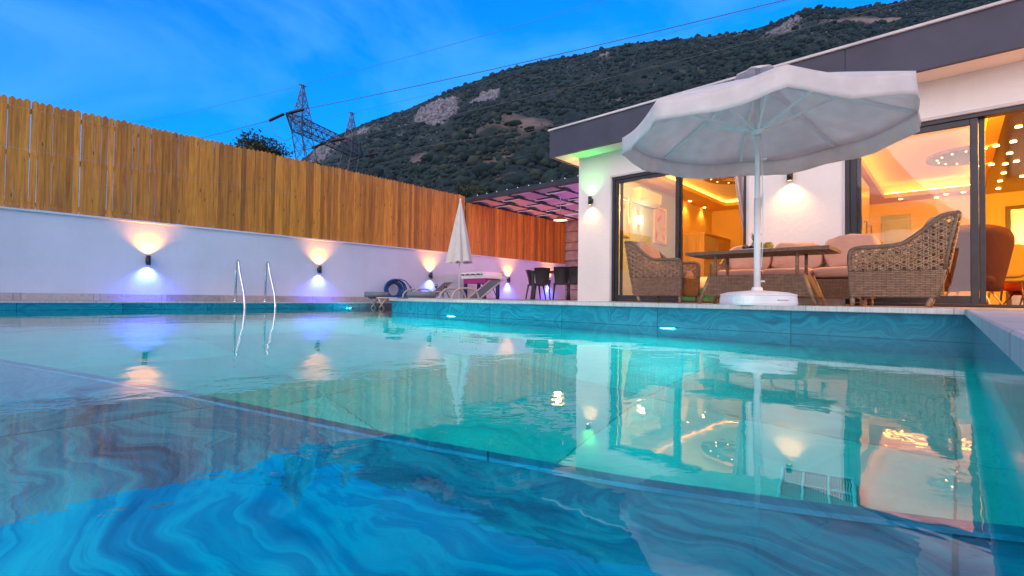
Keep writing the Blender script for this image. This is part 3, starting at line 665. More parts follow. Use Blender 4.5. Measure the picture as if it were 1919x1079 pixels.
def tray(x0, x1, y0, y1, ox0, ox1, oy0, oy1, z, rise, name, cs, side_mat='inner_ceiling'):
    b = MB(); t_ = .10
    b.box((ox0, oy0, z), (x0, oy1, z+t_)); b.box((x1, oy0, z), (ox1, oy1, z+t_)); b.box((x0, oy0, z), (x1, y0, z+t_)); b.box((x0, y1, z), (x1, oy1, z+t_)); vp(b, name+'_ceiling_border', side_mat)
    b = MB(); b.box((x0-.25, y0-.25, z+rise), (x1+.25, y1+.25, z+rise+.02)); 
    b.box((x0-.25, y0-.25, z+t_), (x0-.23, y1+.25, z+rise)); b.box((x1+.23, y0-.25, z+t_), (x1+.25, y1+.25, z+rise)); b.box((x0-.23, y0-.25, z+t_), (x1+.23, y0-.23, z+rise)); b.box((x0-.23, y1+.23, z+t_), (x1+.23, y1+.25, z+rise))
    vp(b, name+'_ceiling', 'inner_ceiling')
    b = MB(); q = .10; h_ = .03
    b.box((x0-q, y0-q, z+t_+.002), (x0-q+.03, y1+q, z+t_+h_)); b.box((x1+q-.03, y0-q, z+t_+.002), (x1+q, y1+q, z+t_+h_)); b.box((x0, y0-q, z+t_+.002), (x1, y0-q+.03, z+t_+h_)); b.box((x0, y1+q-.03, z+t_+.002), (x1, y1+q, z+t_+h_))
    vp(b, name+'_cove_light', emit('cove', (1, .40, .045), cs))
tray(-4.7, -2.6, 9.0, 13.9, LW1+.02, RW1, HY+.26, BW1, CZ1-.05, .26, 'bedroom', 40)
tray(-1.2, .34, 8.7, 14.3, LW2, .50, HY+.26, BW2, CZ2-.04, .32, 'living_room', 40)
b = MB(); b.box((.50, HY+.26, CZ2-.06), (RW2, BW2, CZ2+.04)); vp(b, 'brown_ceiling', 'brown_ceiling', None, 'glossy brown lowered ceiling with rows of spotlights')
# downlights
DL = emit('spot_glow', (1, .55, .14), 25)
def downlight(x, y, z, pw=0, r_=.024):
    b = MB(); b.lathe([(r_+.012, -.002), (r_+.012, -.012), (r_, -.012)], (x, y, z), 14); b.lathe([(r_, -.008), (0, -.0085)], (x, y, z), 14); b.cur = 0
    o = rel(vi, b).build('downlight', DL, vi)
    if pw: lamp('downlight_beam', 'SPOT', (x, y-HY, z-.03), (1, .46, .08), pw*1.5, vi, (0, 0, -1), spot_size=R(115), spot_blend=.7, shadow_soft_size=.03)
for px, py, pw in [(1293, 377, 16), (1320, 389, 16)]:
    p = at(px, py, Z=CZ1-.06); downlight(p.x, p.y, CZ1-.052, pw)
downlight(-5.0, 9.2, CZ1-.052, 16)
zc = CZ2-.062
for px, py, pw in [(1909, 237, 14), (1899, 265, 0), (1892, 287, 14), (1884, 307, 0), (1881, 324, 10), (1874, 339, 0), (1871, 353, 10), (1844, 278, 0), (1867, 273, 0), (1838, 310, 0), (1858, 308, 0), (1905, 302, 0), (1916, 330, 0)]:
    p = at(px, py, Z=zc); downlight(p.x, min(p.y, BW2-.2), zc+.003, pw)
for px, py, pw in [(1688, 373, 8), (1773, 364, 8), (1755, 370, 0), (1805, 360, 0)]:
    p = at(px, py, Z=CZ2-.05); downlight(p.x, min(max(p.y, 14.45), 14.9), CZ2-.044, pw)
# interior doors on the back wall
def inner_door(px0, px1, ytop, Y, mt, label, frame='door_grey'):
    a, c = at(px0, ytop, Y=Y), at(px1, ytop, Y=Y); zt = a.z
    b = MB(); f = .08; b.bbox((a.x, Y-.05, VFZ), (a.x+f, Y-.002, zt), .004); b.bbox((c.x-f, Y-.05, VFZ), (c.x, Y-.002, zt), .004); b.bbox((a.x+f, Y-.05, zt-f), (c.x-f, Y-.002, zt), .004)
    o = vp(b, 'inner_door', frame, None, label); b = MB(); b.bbox((a.x+f, Y-.035, VFZ+.01), (c.x-f, Y-.004, zt-f), .003); rel(vi, b).build('door_leaf', mt, o)
    b = MB(); b.tube([(a.x+f+.06, Y-.035, 1.2), (a.x+f+.06, Y-.08, 1.2), (a.x+f+.17, Y-.08, 1.2)], .01, 6); rel(vi, b).build('handle', 'steel', o)
inner_door(1652, 1707, 405, BW2, 'door_grey', 'pale grey door in the living room back wall')
inner_door(1884, 1960, 387, BW2, 'mirror', 'brown framed mirrored door at the right of the back wall', 'dark_brown')
b = MB(); b.box((LW2-.115, HY-.06, 0), (LW2-.11, HY-.05, 0)) if False else None
# ---- furnishings inside
def free(b, name, mt, label, cat, group=None): return tag(b.build(name, mt), label, cat, group)
# kitchen cabinets on the living room's left wall
kc = thing('tall_cabinet', 'cream tall cabinets with dark bar handles on the left living room wall', 'cabinet', (LW2+.01, 11.2, VFZ))
for i in range(3):
    b = MB(); b.bbox((0, i*.7-1.0, 1.25 if i < 3 else 0), (.33, i*.7-1.0+.69, 2.42), .005); dr = b.build('cabinet_door', 'cream_cabinet', kc)
    b = MB(); y_ = i*.7-1.0+.6; b.tube([(.33, y_, 1.35), (.37, y_, 1.35), (.37, y_, 1.6), (.33, y_, 1.6)], .01, 6, True, False, False); b.build('handle', 'black_plastic', dr)
b = MB(); b.bbox((0, -1, 0), (.36, 1.1, .86), .005); b.build('base_unit', 'cream_cabinet', kc); b = MB(); b.bbox((0, -1.02, .861), (.38, 1.12, .9), .004); b.build('worktop', 'coping_stone', kc)
# wardrobe
wx0, wx1, wy0, wy1, wz = LW1+.03, -4.72, 12.45, 14.35, at(1314, 435, Y=12.45).z
wr = thing('wardrobe', 'oak wardrobe with two sliding doors and a mirror in the bedroom', 'wardrobe', (wx0, wy0, VFZ))
b = MB(); b.box((0, 0, 0), (.6, wy1-wy0, .06)); b.box((0, 0, .06), (wx1-wx0, .04, wz-VFZ-.05)); b.box((0, wy1-wy0-.04, .06), (wx1-wx0, wy1-wy0, wz-VFZ-.05)); b.box((0, 0, wz-VFZ-.05), (wx1-wx0+.02, wy1-wy0, wz-VFZ)); b.box((0, .04, .06), (.02, wy1-wy0-.04, wz-VFZ-.05)); b.build('carcass', 'wardrobe_wood', wr)
D_ = wx1-wx0; H_ = wz-VFZ-.05; m_ = (wy1-wy0)/2
b = MB(); b.box((D_-.05, .05, .07), (D_-.02, m_, H_)); q = b.build('mirror_door', 'mirror', wr)
b = MB(); b.box((D_-.018, m_-.02, .07), (D_, wy1-wy0-.05, H_)); b.build('sliding_door', 'wardrobe_wood', wr)
# air conditioner
a, c = at(1182, 352, X=LW1+.02), at(1226, 367, X=LW1+.02)
ac = thing('air_conditioner', 'white wall air conditioner over the bedroom pictures', 'air conditioner', (LW1+.021, (a.y+c.y)/2, a.z-.3))
hw = .5; b = MB(); b.prism([(0, 0), (.12, 0), (.21, .07), (.23, .28), (.2, .31), (0, .31)], lambda p_, q_, t_: (p_, t_, q_), -hw, hw); b.build('casing', 'white_plastic', ac)
b = MB(); b.prism([(.115, .004), (.205, .073), (.212, .068), (.125, -.004)], lambda p_, q_, t_: (p_, t_, q_), -hw+.05, hw-.05); b.build('louvre', 'trim_light', ac)
# pictures
def picture(px0, px1, y0, y1, label):
    a, c = at(px0, y0, X=LW1+.02), at(px1, y0, X=LW1+.02); zb = at((px0+px1)/2, (y0+y1)/2+(y1-y0)*.45, X=LW1+.02).z; zt = a.z
    o = thing('picture', label, 'picture', (LW1+.021, (a.y+c.y)/2, zb), 0, 'framed pictures on the bedroom wall'); w = abs(c.y-a.y)/2; h = zt-zb; b = MB(); f = .07
    b.bbox((0, -w, 0), (.04, -w+f, h), .01); b.bbox((0, w-f, 0), (.04, w, h), .01); b.bbox((0, -w+f, 0), (.04, w-f, f), .01); b.bbox((0, -w+f, h-f), (.04, w-f, h), .01); b.build('frame', 'gold_frame', o)
    b = MB(); b.box((.002, -w+f, f), (.02, w-f, h-f)); b.build('canvas', canvas, o)
t = NT('canvas'); v = t.coord(); n_ = t.noise(v, 2.2, 3, .5, 1.5); t.bsdf(t.ramp(n_, [(.35, (.55, .18, .12)), (.48, (.75, .55, .42)), (.55, (.55, .55, .60)), (.7, (.25, .22, .25))]), .6); canvas = t.m
picture(1224, 1248, 384, 462, 'tall gilt framed abstract picture to the right of the bedroom wall light')
picture(1158, 1178, 366, 448, 'gilt framed abstract picture nearest the bedroom window')
p = at(1196, 412, X=LW1+.02)
wl = thing('bedroom_sconce', 'bright up and down light on the bedroom wall between the pictures', 'wall lamp', (LW1+.021, p.y, p.z))
b = MB(); b.lathe([(0, -.09), (.045, -.09), (.045, .09), (0, .09)], (.06, 0, 0), 16); b.build('body', emit('sconce_glow', (1, .72, .3), 6), wl)
lamp('sconce_light', 'POINT', (.14, 0, .0), (1, .7, .35), 14, wl, shadow_soft_size=.04)
# bed
p = at(1325, 560, Y=10.6)
bd = thing('bed', 'bed with peach blanket over a green upholstered base', 'bed', (-3.55, 10.7, VFZ))
b = MB(); b.bbox((-.9, -1, 0), (.8, 1, .26), .03); b.build('base', 'green_fabric', bd); b = MB(); b.pillow((-.05, 0, .38), (1.75, 2.05, .28), .3, 24, 12, None, .02); b.build('blanket', 'bed_linen', bd)
# hanging ceiling rings in the bedroom
zr_ = CZ1-.03
def ring(name, label, cx, cy, r0, r1, z, elong, mt, cnt, cat='ceiling ornament', hh=.05):
    o = thing(name, label, cat, (cx, cy, z)); b = MB(); N = 40; vs = []
    for k in range(N):
        a_ = 2*math.pi*k/N
        for rr, zz in ((r0, 0), (r1, 0), (r1, hh), (r0, hh)): vs.append((rr*math.cos(a_)*elong, rr*math.sin(a_), zz))
    b.add(vs, [(4*k+q, 4*k+(q+1) % 4, 4*((k+1) % N)+(q+1) % 4, 4*((k+1) % N)+q) for k in range(N) for q in range(4)]); b.build('panel', mt, o)
    for k in range(cnt):
        a_ = 2*math.pi*(k+.3)/cnt; rr = (r0+r1)/2 if r0 > .01 else r1*.72; b = MB(); b.lathe([(.014, -.004), (0, -.005)], (rr*math.cos(a_)*elong, rr*math.sin(a_), 0), 10); b.build('spotlight', DL, o)
    b = MB(); b.tube([(0, 0, hh), (0, 0, hh+.12)], .02, 6); b.build('hanger', mt, o)
    return o
ring('ceiling_ring', 'brown oval ceiling ring with small spotlights in the bedroom', -3.4, 10.8, .42, .75, zr_, .9, 'ceiling_ring_wood', 12)
ring('ceiling_disc', 'brown oval ceiling disc with star spotlights in the living room', at(1830, 292, Z=CZ2).x-.1, at(1830, 292, Z=CZ2).y, .0, .62, CZ2+.0, .9, 'brown_ceiling', 14)
# curtain
b = MB(); x0c, x1c = at(1371, 400, Y=HY+.3).x, at(1400, 400, Y=HY+.3).x; n_ = 26; vs = []
for j in range(9):
    z = VFZ+.03+(2.62-VFZ)*j/8; xl = x0c+(.22 if z < 1.5 else .0)*(1-abs(z-1.0)/1.3 if z < 2.3 else 0); xl = x0c+.30*max(0, 1-(z-.5)/2.1)
    for i in range(n_): q = i/(n_-1); vs.append((xl+(x1c+.06-xl)*q, HY+.32+.035*math.sin(q*22)+.02*math.sin(z*2), z))
b.add(vs, [(j*n_+i, j*n_+i+1, (j+1)*n_+i+1, (j+1)*n_+i) for j in range(8) for i in range(n_-1)], True); cu = free(b, 'curtain', 'curtain', 'pale lilac curtain drawn aside at the right of the bedroom door', 'curtain')
sm_ = cu.modifiers.new('thick', 'SOLIDIFY'); sm_.thickness = .004
# red wing chair
def tub(name, label, loc, rz, w, h, seat, mt, flare, legs='gold_frame', cat='armchair', lh=.2):
    o = thing(name, label, cat, loc, rz); N = 28; vs = []; K = 9
    for k in range(N+1):
        a_ = R(-125)+R(250)*k/N+math.pi   # open to +x
        for j in range(K):
            q = j/(K-1); hh = lh+(h-lh)*q*(1-.42*abs((k-N/2)/(N/2))**3); rr = w/2*(.72+flare*q**.8)
            vs.append((rr*math.cos(a_), rr*math.sin(a_), hh))
        for j in range(K-1, -1, -1):
            q = j/(K-1); hh = lh+(h-lh)*q*(1-.42*abs((k-N/2)/(N/2))**3); rr = w/2*(.72+flare*q**.8)-.07
            vs.append((rr*math.cos(a_), rr*math.sin(a_), hh))
    b = MB(); m2 = 2*K; b.add(vs, [(k*m2+j, k*m2+(j+1) % m2, (k+1)*m2+(j+1) % m2, (k+1)*m2+j) for k in range(N) for j in range(m2)]+[tuple(range(m2)), tuple(range(N*m2+m2-1, N*m2-1, -1))], True); b.build('backrest', mt, o)
    b = MB(); b.pillow((.04, 0, seat-.07), (w*.82, w*.72, .16), .4); b.build('seat', mt, o)
    for sx in (-1, 1):
        for sy in (-1, 1):
            b = MB(); b.tube([(sx*w*.2, sy*w*.2, lh+.02), (sx*w*.34, sy*w*.34, 0)], [.016, .01], 6); b.build('leg', legs, o)
    return o
p = at(1818, 500, Y=9.0); tub('wing_armchair', 'dark red velvet wing armchair with gold legs seen from behind', (p.x, 9.0, VFZ), R(75), .80, 1.06, .42, 'red_velvet', .34)
p = at(1908, 540, Y=12.2); tub('tub_chair', 'small orange red tub chair at the right edge of the living room', (p.x+.15, 12.2, VFZ), R(200), .8, .72, .42, 'orange_red', .3, 'dark_brown')
# olive dining chair with ring
p = at(1886, 520, Y=10.9); oc = thing('dining_chair', 'olive velvet dining chair with a metal ring on its back', 'chair', (p.x, 10.9, VFZ), R(-20))
b = MB(); b.pillow((0, 0, .72), (.46, .10, .52), .3); b.build('backrest', 'olive_fabric', oc); b = MB(); b.pillow((0, .24, .44), (.48, .50, .12), .35); b.build('seat', 'olive_fabric', oc)
b = MB(); b.tube([(-.12+.035*math.cos(a_), -.06, .86+.035*math.sin(a_)) for a_ in [i*math.pi/8 for i in range(16)]], .007, 6, False, True); b.build('ring', 'gold_frame', oc)
for sx in (-1, 1):
    for y_ in (0, .42): b = MB(); b.tube([(sx*.17, y_, .4), (sx*.22, y_+(.05 if y_ else -.05), 0)], [.018, .012], 6); b.build('leg', 'dark_brown', oc)
tb = thing('dining_table', 'dark dining table with pale top behind the olive chair', 'table', (p.x+.75, 11.6, VFZ)); b = MB(); b.bbox((-.55, -.5, .70), (.9, .5, .74), .01); b.build('tabletop', 'gold_frame', tb); b = MB(); b.lathe([(.3, 0), (.28, .03), (.06, .06), (.06, .66), (.2, .70)], (0.1, 0, 0), 20); b.build('pedestal', 'black_plastic', tb)
p = at(1848, 455, Y=14.9); tv = thing('television', 'black television on the back wall behind the red armchair', 'television', (p.x-.35, 14.95, p.z-.25)); b = MB(); b.bbox((-.55, -.05, -.1), (.55, 0, .56), .01); b.build('bezel', 'black_plastic', tv); b = MB(); b.box((-.53, -.054, -.08), (.53, -.051, .54)); b.build('screen', 'dark_brown', tv)
# added fill lights without fittings, out of sight above the door heads
for loc, pw in (((-3.7, 8.40, 2.80), 230), ((-.3, 8.42, 2.70), 230), ((2.0, 8.42, 2.66), 220)):
    lamp('room_fill_light', 'POINT', loc, (1, .39, .02) if loc[0] > -3 else (1, .46, .07), pw*(4.0 if loc[0] > -3 else 2.0), None, shadow_soft_size=.04); continue
    q_ = thing('ceiling_lamp', {90: 'round glowing bedroom ceiling lamp', 60: 'round glowing living room ceiling lamp'}.get(pw, '') if loc[0] < 1 else 'round glowing ceiling lamp over the dining table', 'ceiling lamp', loc)
    b = MB(); b.lathe([(0, 0), (.12, 0), (.15, .03), (.12, .06), (0, .06)], (0, 0, 0), 20); b.build('shade', emit('shade_glow', (1, .7, .35), 5), q_)
    lamp('room_fill_light', 'POINT', (0, 0, -.12), (1, .56, .20), pw, q_, shadow_soft_size=.15)
# ================================================================== PERGOLA
PGY = 9.3; PGT = at(875, 370, Y=PGY).z; PGR = VL-.02; PGB = 15.5
pg = thing('pergola', 'dark framed pergola with woven lilac roof panels beside the villa', 'pergola', (-8, 12, TZ))
def pp(b, name, mt, label=None): return rel(pg, b).build(name, mt, pg, label)
b = MB(); b.bbox((FX-.2, PGY, PGT-.13), (PGR, PGY+.1, PGT), .005); pp(b, 'front_beam', 'dark_metal')
b = MB(); b.bbox((FX-.2, PGB-.1, PGT-.13), (PGR, PGB, PGT), .005); pp(b, 'back_beam', 'dark_metal')
for x_ in (FX-.28, PGR-.1): b = MB(); b.bbox((x_-.02, PGY+.101, PGT-.13), (x_+.08, PGB-.101, PGT), .005); pp(b, 'side_beam', 'dark_metal')
for x_, y_ in ((FX-.30, PGY+.05), (FX-.30, PGB-.05), (PGR-.08, PGB-.05)): b = MB(); b.bbox((x_-.05, y_-.05, 0.1), (x_+.05, y_+.05, PGT-.131), .005); pp(b, 'post', 'dark_metal')
nx, ny = 6, 6; px0, px1, py0, py1 = FX-.15, PGR-.12, PGY+.12, PGB-.12
cw, ch_ = (px1-px0)/nx, (py1-py0)/ny
for i in range(nx):
    for j in range(ny+1):
        xa = px0+cw*i+.01; xb = xa+cw-.02; off = -.5*ch_ if i % 2 else 0; ya = py0+ch_*j+off+.12; yb = ya+ch_-.24
        ya = max(ya, py0); yb = min(yb, py1)
        if yb-ya < .1: continue
        b = MB(); zl_ = PGT-.11; n_ = 8; vs = []   # each panel arches like a strip in basket weave
        for q in range(n_+1):
            yy = ya+(yb-ya)*q/n_; zz = zl_+.07*math.sin(math.pi*q/n_)
            vs += [(xa, yy, zz), (xb, yy, zz), (xb, yy, zz+.018), (xa, yy, zz+.018)]
        b.add(vs, [(4*q+c_, 4*q+(c_+1) % 4, 4*q+4+(c_+1) % 4, 4*q+4+c_) for q in range(n_) for c_ in range(4)]+[(3, 2, 1, 0), (4*n_, 4*n_+1, 4*n_+2, 4*n_+3)])
        pp(b, 'roof_panel', 'pergola_panel')
    b = MB(); b.box((px0+cw*i-.02, py0, PGT-.135), (px0+cw*i+.005, py1, PGT-.085)); pp(b, 'rafter', 'dark_metal')
for j in range(12):
    x_ = FX+.3+j*.38; b = MB(); b.lathe([(0, 0), (.012, .0), (.015, .018), (.007, .036), (0, .038)], (x_, PGY+.05, PGT+.0), 10); pp(b, 'bulb', emit('bulb_white', (.9, .92, 1), .8))
# pendant lamp
p = at(1050, 413, d=12.6); pe = thing('pendant_lamp', 'copper cone pendant lamp hanging from the pergola', 'pendant lamp', (p.x, p.y, p.z))
b = MB(); b.lathe([(.19, 0), (.18, .01), (.03, .13), (.03, .16), (0, .165)], (0, 0, 0), 28); b.build('shade', plain('copper', (.30, .12, .05), .35, .6), pe)
b = MB(); b.lathe([(0, .012), (.165, .012)], (0, 0, 0), 24); b.build('diffuser', emit('pendant_glow', (1, .60, .16), 6), pe)
b = MB(); b.tube([(0, 0, .16), (0, 0, PGT-.06-p.z)], .006, 6); b.build('cord', 'steel', pe)
lamp('pendant_light', 'POINT', (0, 0, -.08), (1, .45, .14), 60, pe, shadow_soft_size=.08)
# coloured LED bar under the pergola on the villa's side wall
lb = thing('led_bar', 'slim lilac LED bar on the villa side wall under the pergola', 'lamp', (VL-.03, 11.3, 1.4))
b = MB(); b.bbox((-.02, -.5, -.02), (.02, .5, .02), .004); b.build('housing', 'white_plastic', lb); b = MB(); b.box((-.022, -.48, -.015), (-.0205, .48, .015)); b.build('strip', emit('lilac', (.75, .22, 1), 5), lb)
lamp('led_light', 'AREA', (-.06, 0, 0), (.80, .22, .95), 90, lb, (-1, -.15, .35), shape='RECTANGLE', size=1.0, size_y=.04)
# ================================================================== LADDER
lx = -9.55
ld = thing('pool_ladder', 'pair of chrome pool ladder rails on the far pool edge', 'ladder', (PX-.0, 3.3, DZ))
ya_, yb_ = at(441, 563, X=PX-.07).y, at(497, 563, X=PX-.07).y
ld.location = (PX-.07, (ya_+yb_)/2, DZ)
zt_ = at(447, 487, X=PX-.03).z-DZ
for yy in (ya_, yb_):
    y_ = yy-(ya_+yb_)/2; pts = [(0, y_, 0), (0, y_, zt_-.14)]
    for k in range(1, 8): a_ = math.pi*(1-k/8*.93); pts.append((.075+.075*math.cos(a_), y_, zt_-.14+.13*math.sin(a_)))
    pts += [(.19, y_, zt_-.22), (.44, y_, .16), (.49, y_, -.06), (.50, y_, -1.1)]
    b = MB(); b.tube(pts, .021, 12); b.build('handrail', 'steel', ld)
    b = MB(); b.lathe([(.045, 0), (.045, .012), (.022, .02)], (0, y_, 0), 16); b.build('flange', 'steel', ld)
for k in range(3): b = MB(); b.bbox((.46, ya_-(ya_+yb_)/2, -.35-.25*k), (.53, yb_-(ya_+yb_)/2, -.32-.25*k), .01); b.build('tread', 'steel', ld)
# ================================================================== POOL LAMPS AND GRATE
def pool_lamp(label, loc, nrm, pw, col=(.75, .95, 1.0)):
    o = thing('pool_lamp', label, 'pool lamp', loc, 0, 'underwater lamps'); n_ = Vector(nrm); b = MB(); b2 = MB()
    u = Vector((n_.y, -n_.x, 0)) if abs(n_.z) < .5 else Vector((1, 0, 0)); w = Vector((0, 0, 1)); N = 24
    vs = []
    for rr, dd in ((.11, 0), (.11, .02), (.085, .025)):
        vs += [n_*dd+u*rr*math.cos(2*math.pi*k/N)+w*rr*math.sin(2*math.pi*k/N) for k in range(N)]
    b.add(vs, [(q*N+k, q*N+(k+1) % N, (q+1)*N+(k+1) % N, (q+1)*N+k) for q in range(2) for k in range(N)]); b.build('rim', 'steel', o)
    b2.add([n_*.022+u*.085*math.cos(2*math.pi*k/N)+w*.085*math.sin(2*math.pi*k/N) for k in range(N)], [tuple(range(N))]); b2.build('lens', emit('pool_lens', (1, .95, .6), 4), o)
    lamp('pool_light', 'AREA', tuple(n_*.05), col, pw, o, tuple(n_), shape='DISK', size=.15)
    return o
CY = (.02, .90, 1.0)
p = at(850, 597, Y=FY+.05); pool_lamp('underwater lamp below the coping beside the closed parasol', (p.x, FY+.049, -.16), (0, -1, 0), 270, CY)
p = at(1255, 622, Y=FY+.05); pool_lamp('brightest underwater lamp below the terrace and open parasol', (p.x, FY+.049, -.16), (0, -1, 0), 110, CY)
p = at(650, 585, X=PX); pool_lamp('underwater lamp on the far pool wall right of the ladder', (PX+.001, p.y, -.16), (1, 0, 0), 200, CY)
pool_lamp('unseen underwater lamp added in the right hand pool wall to light the shallow ledge', (RXW-.001, -.9, -.15), (-1, 0, 0), 60, (.01, .80, 1.0))  # added behind the viewer, only to brighten the ledge
pool_lamp('unseen underwater lamp added in the near pool wall to light the shallow ledge', (-3.0, -3.199, -.15), (0, 1, 0), 190, (.01, .80, 1.0))  # extra out-of-view lamp, added to light the ledge broadly from behind
# drain grate
plain('grate_plastic', (.06, .58, .54), .4)
gr = thing('drain_grate', 'white plastic drain grate on the pool floor just past the ledge', 'grate', (-.47, 1.95, -1.295), R(10))
gr.location = (-.36, 1.99, -1.295); gr.scale = (.75, .78, 1)
b = MB(); b.bbox((-.15, -.12, 0), (.15, -.105, .02), .003); b.bbox((-.15, .105, 0), (.15, .12, .02), .003); b.bbox((-.15, -.105, 0), (-.135, .105, .02), .003); b.bbox((.135, -.105, 0), (.15, .105, .02), .003); b.bbox((-.055, -.105, 0), (-.045, .105, .02), .002); b.bbox((.045, -.105, 0), (.055, .105, .02), .002); b.bbox((-.135, -.006, 0), (.135, .006, .019), .002); b.build('frame', 'grate_plastic', gr)
b = MB()
for k in range(26): x_ = -.13+k*.0102; b.box((x_, -.104, .004), (x_+.005, .104, .015))
b.build('slats', 'grate_plastic', gr)
# ================================================================== LOUNGERS
def lounger(label, foot, head, wdt=.62):
    f_, h_ = Vector(foot), Vector(head); L = (h_-f_).length; ang = math.atan2((h_-f_).y, (h_-f_).x)
    o = thing('sun_lounger', label, 'sun lounger', (f_.x, f_.y, -.03), ang, 'two grey sun loungers on the submerged ledge')
    sh = .265; hp = L*.72; bt = (L-.06, .66)
    for s_ in (0, wdt):
        b = MB(); b.tube([(0, s_, sh), (L*.3, s_, sh), (hp, s_, sh), (L*.93, s_, sh-.02)], .019, 8); b.build('side_rail', 'beige_tube', o)
        b = MB(); b.tube([(hp, s_+(.025 if s_ == 0 else -.025), sh+.01), (bt[0], s_+(.025 if s_ == 0 else -.025), bt[1])], .018, 8); b.build('back_rail', 'beige_tube', o)
        pts = [(L*.56+L*.14*math.copysign(abs(math.cos(a_))**.8, math.cos(a_)), s_, sh+.21*math.sin(a_)) for a_ in [math.pi*k/14 for k in range(15)]]
        pts = [(L*.72, s_, .0)]+pts+[(L*.38, s_, 0.0)]
        b = MB(); b.tube(pts, .02, 8); b.build('armrest', 'beige_tube', o)
        for q in ((.16, .30, .10), (.05, .02, .0)):
            pass
        b = MB(); b.tube([(L*.02, s_, sh), (L*.10, s_, .0)], .017, 8); b.build('leg', 'beige_tube', o)
        b = MB(); b.tube([(L*.12, s_, sh), (L*.035, s_, .04)], .014, 8); b.build('leg', 'beige_tube', o)
        b = MB(); b.tube([(L*.88, s_, sh-.01), (L*.84, s_, .0)], .017, 8); b.build('leg', 'beige_tube', o)
    b = MB(); b.bbox((0, .02, sh-.006), (hp, wdt-.02, sh+.008), .003); b.build('seat_mesh', 'grey_mesh', o)
    b = MB(); b.add([(hp, .03, sh+.01), (bt[0], .03, bt[1]), (bt[0], wdt-.03, bt[1]), (hp, wdt-.03, sh+.01), (hp+.008, .03, sh-.0), (bt[0]+.008, .03, bt[1]-.01), (bt[0]+.008, wdt-.03, bt[1]-.01), (hp+.008, wdt-.03, sh-.0)], [(0, 1, 2, 3), (7, 6, 5, 4), (0, 4, 5, 1), (1, 5, 6, 2), (2, 6, 7, 3), (3, 7, 4, 0)]); b.build('backrest', 'grey_mesh', o)
    b = MB(); b.tube([(L*.86, .06, sh+.25), (L*.93, .06, sh-.02)], .01, 6); b.tube([(L*.86, wdt-.06, sh+.25), (L*.93, wdt-.06, sh-.02)], .01, 6); b.build('back_stay', 'dark_metal', o)
    b = MB(); b.tube([(.0, 0, sh), (.0, wdt, sh)], .02, 8); b.tube([(L*.1, 0, .05), (L*.1, wdt, .05)], .012, 6); b.build('cross_bar', 'dark_metal', o)
    return o, ang
def flat(v): return (v.x, v.y, 0)
fa, ha = at(765, 560, d=8.6), at(948, 560, d=9.6); L2, an2 = lounger('nearer grey sun lounger on the right with its back raised', flat(fa), flat(ha), .6)
fb, hb = at(705, 560, d=10.4), at(855, 560, d=11.4); L1, an1 = lounger('farther grey sun lounger on the left beside the coiled hose', flat(fb), flat(hb), .6)
def towel(label, px, py, d, L, ang):
    p = at(px, py, d=d); b = MB(); r_ = .07
    pts = []
    for k in range(46): a_ = k*.42; rr = .010+.060*k/45; pts.append((rr*math.cos(a_), rr*math.sin(a_)))
    # spiral extruded with thickness
    n = len(pts); vs = []
    for t_ in (-L/2, L/2):
        for (q, z) in pts: vs.append((t_, q, z))
        for (q, z) in pts: s_ = 1-.0045/max(.01, math.hypot(q, z)); vs.append((t_, q*s_, z*s_))
    fs = []
    for k in range(n-1):
        fs += [(k, k+1, 2*n+k+1, 2*n+k), (n+k+1, n+k, 3*n+k, 3*n+k+1), (k+1, k, n+k, n+k+1), (2*n+k, 2*n+k+1, 3*n+k+1, 3*n+k)]
    fs += [(n-1, 2*n-1, 4*n-1, 3*n-1)]
    b.add(vs, fs, True); o = b.build('rolled_towel', 'towel'); o.location = (p.x, p.y, .312); o.rotation_euler = (0, 0, ang); tag(o, label, 'towel', 'rolled grey towels')
    return o
towel('rolled grey towel on the nearer lounger', 790, 553, 9.0, .52, R(48)); towel('rolled grey towel at the foot of the farther lounger', 706, 553, 10.75, .52, R(48))
# side table with glasses
p = at(827, 546, d=10.5); st = thing('side_table', 'small white side table between the two loungers', 'side table', (p.x, p.y, -.03))
zt = p.z+.03; b = MB(); b.lathe([(0, zt-.02), (.2, zt-.02), (.205, zt-.01), (.2, zt), (0, zt)], (0, 0, 0), 28); b.build('tabletop', 'beige_tube', st)
for k in range(3): a_ = k*2.09; b = MB(); b.tube([(.06*math.cos(a_), .06*math.sin(a_), zt-.02), (.17*math.cos(a_), .17*math.sin(a_), 0)], .012, 6); b.build('leg', 'beige_tube', st)
for px, nm in ((817, 'left'), (835, 'right')):
    q = at(px, 546, d=10.5); g = thing('wine_glass', f'glass of red wine on the side table, {nm} of the two', 'wine glass', (q.x, q.y, p.z+.001))
    b = MB(); b.lathe([(.028, 0), (.006, .006), (.005, .055), (.02, .07), (.034, .1), (.036, .13), (.031, .155), (.029, .155), (.033, .13), (.031, .1), (.018, .073), (0, .066)], (0, 0, 0), 20); b.build('bowl', 'pane_glass', g)
    b = MB(); b.lathe([(0, .074), (.016, .076), (.029, .1), (.030, .118), (0, .118)], (0, 0, 0), 18); b.build('wine', 'red_liquid', g)
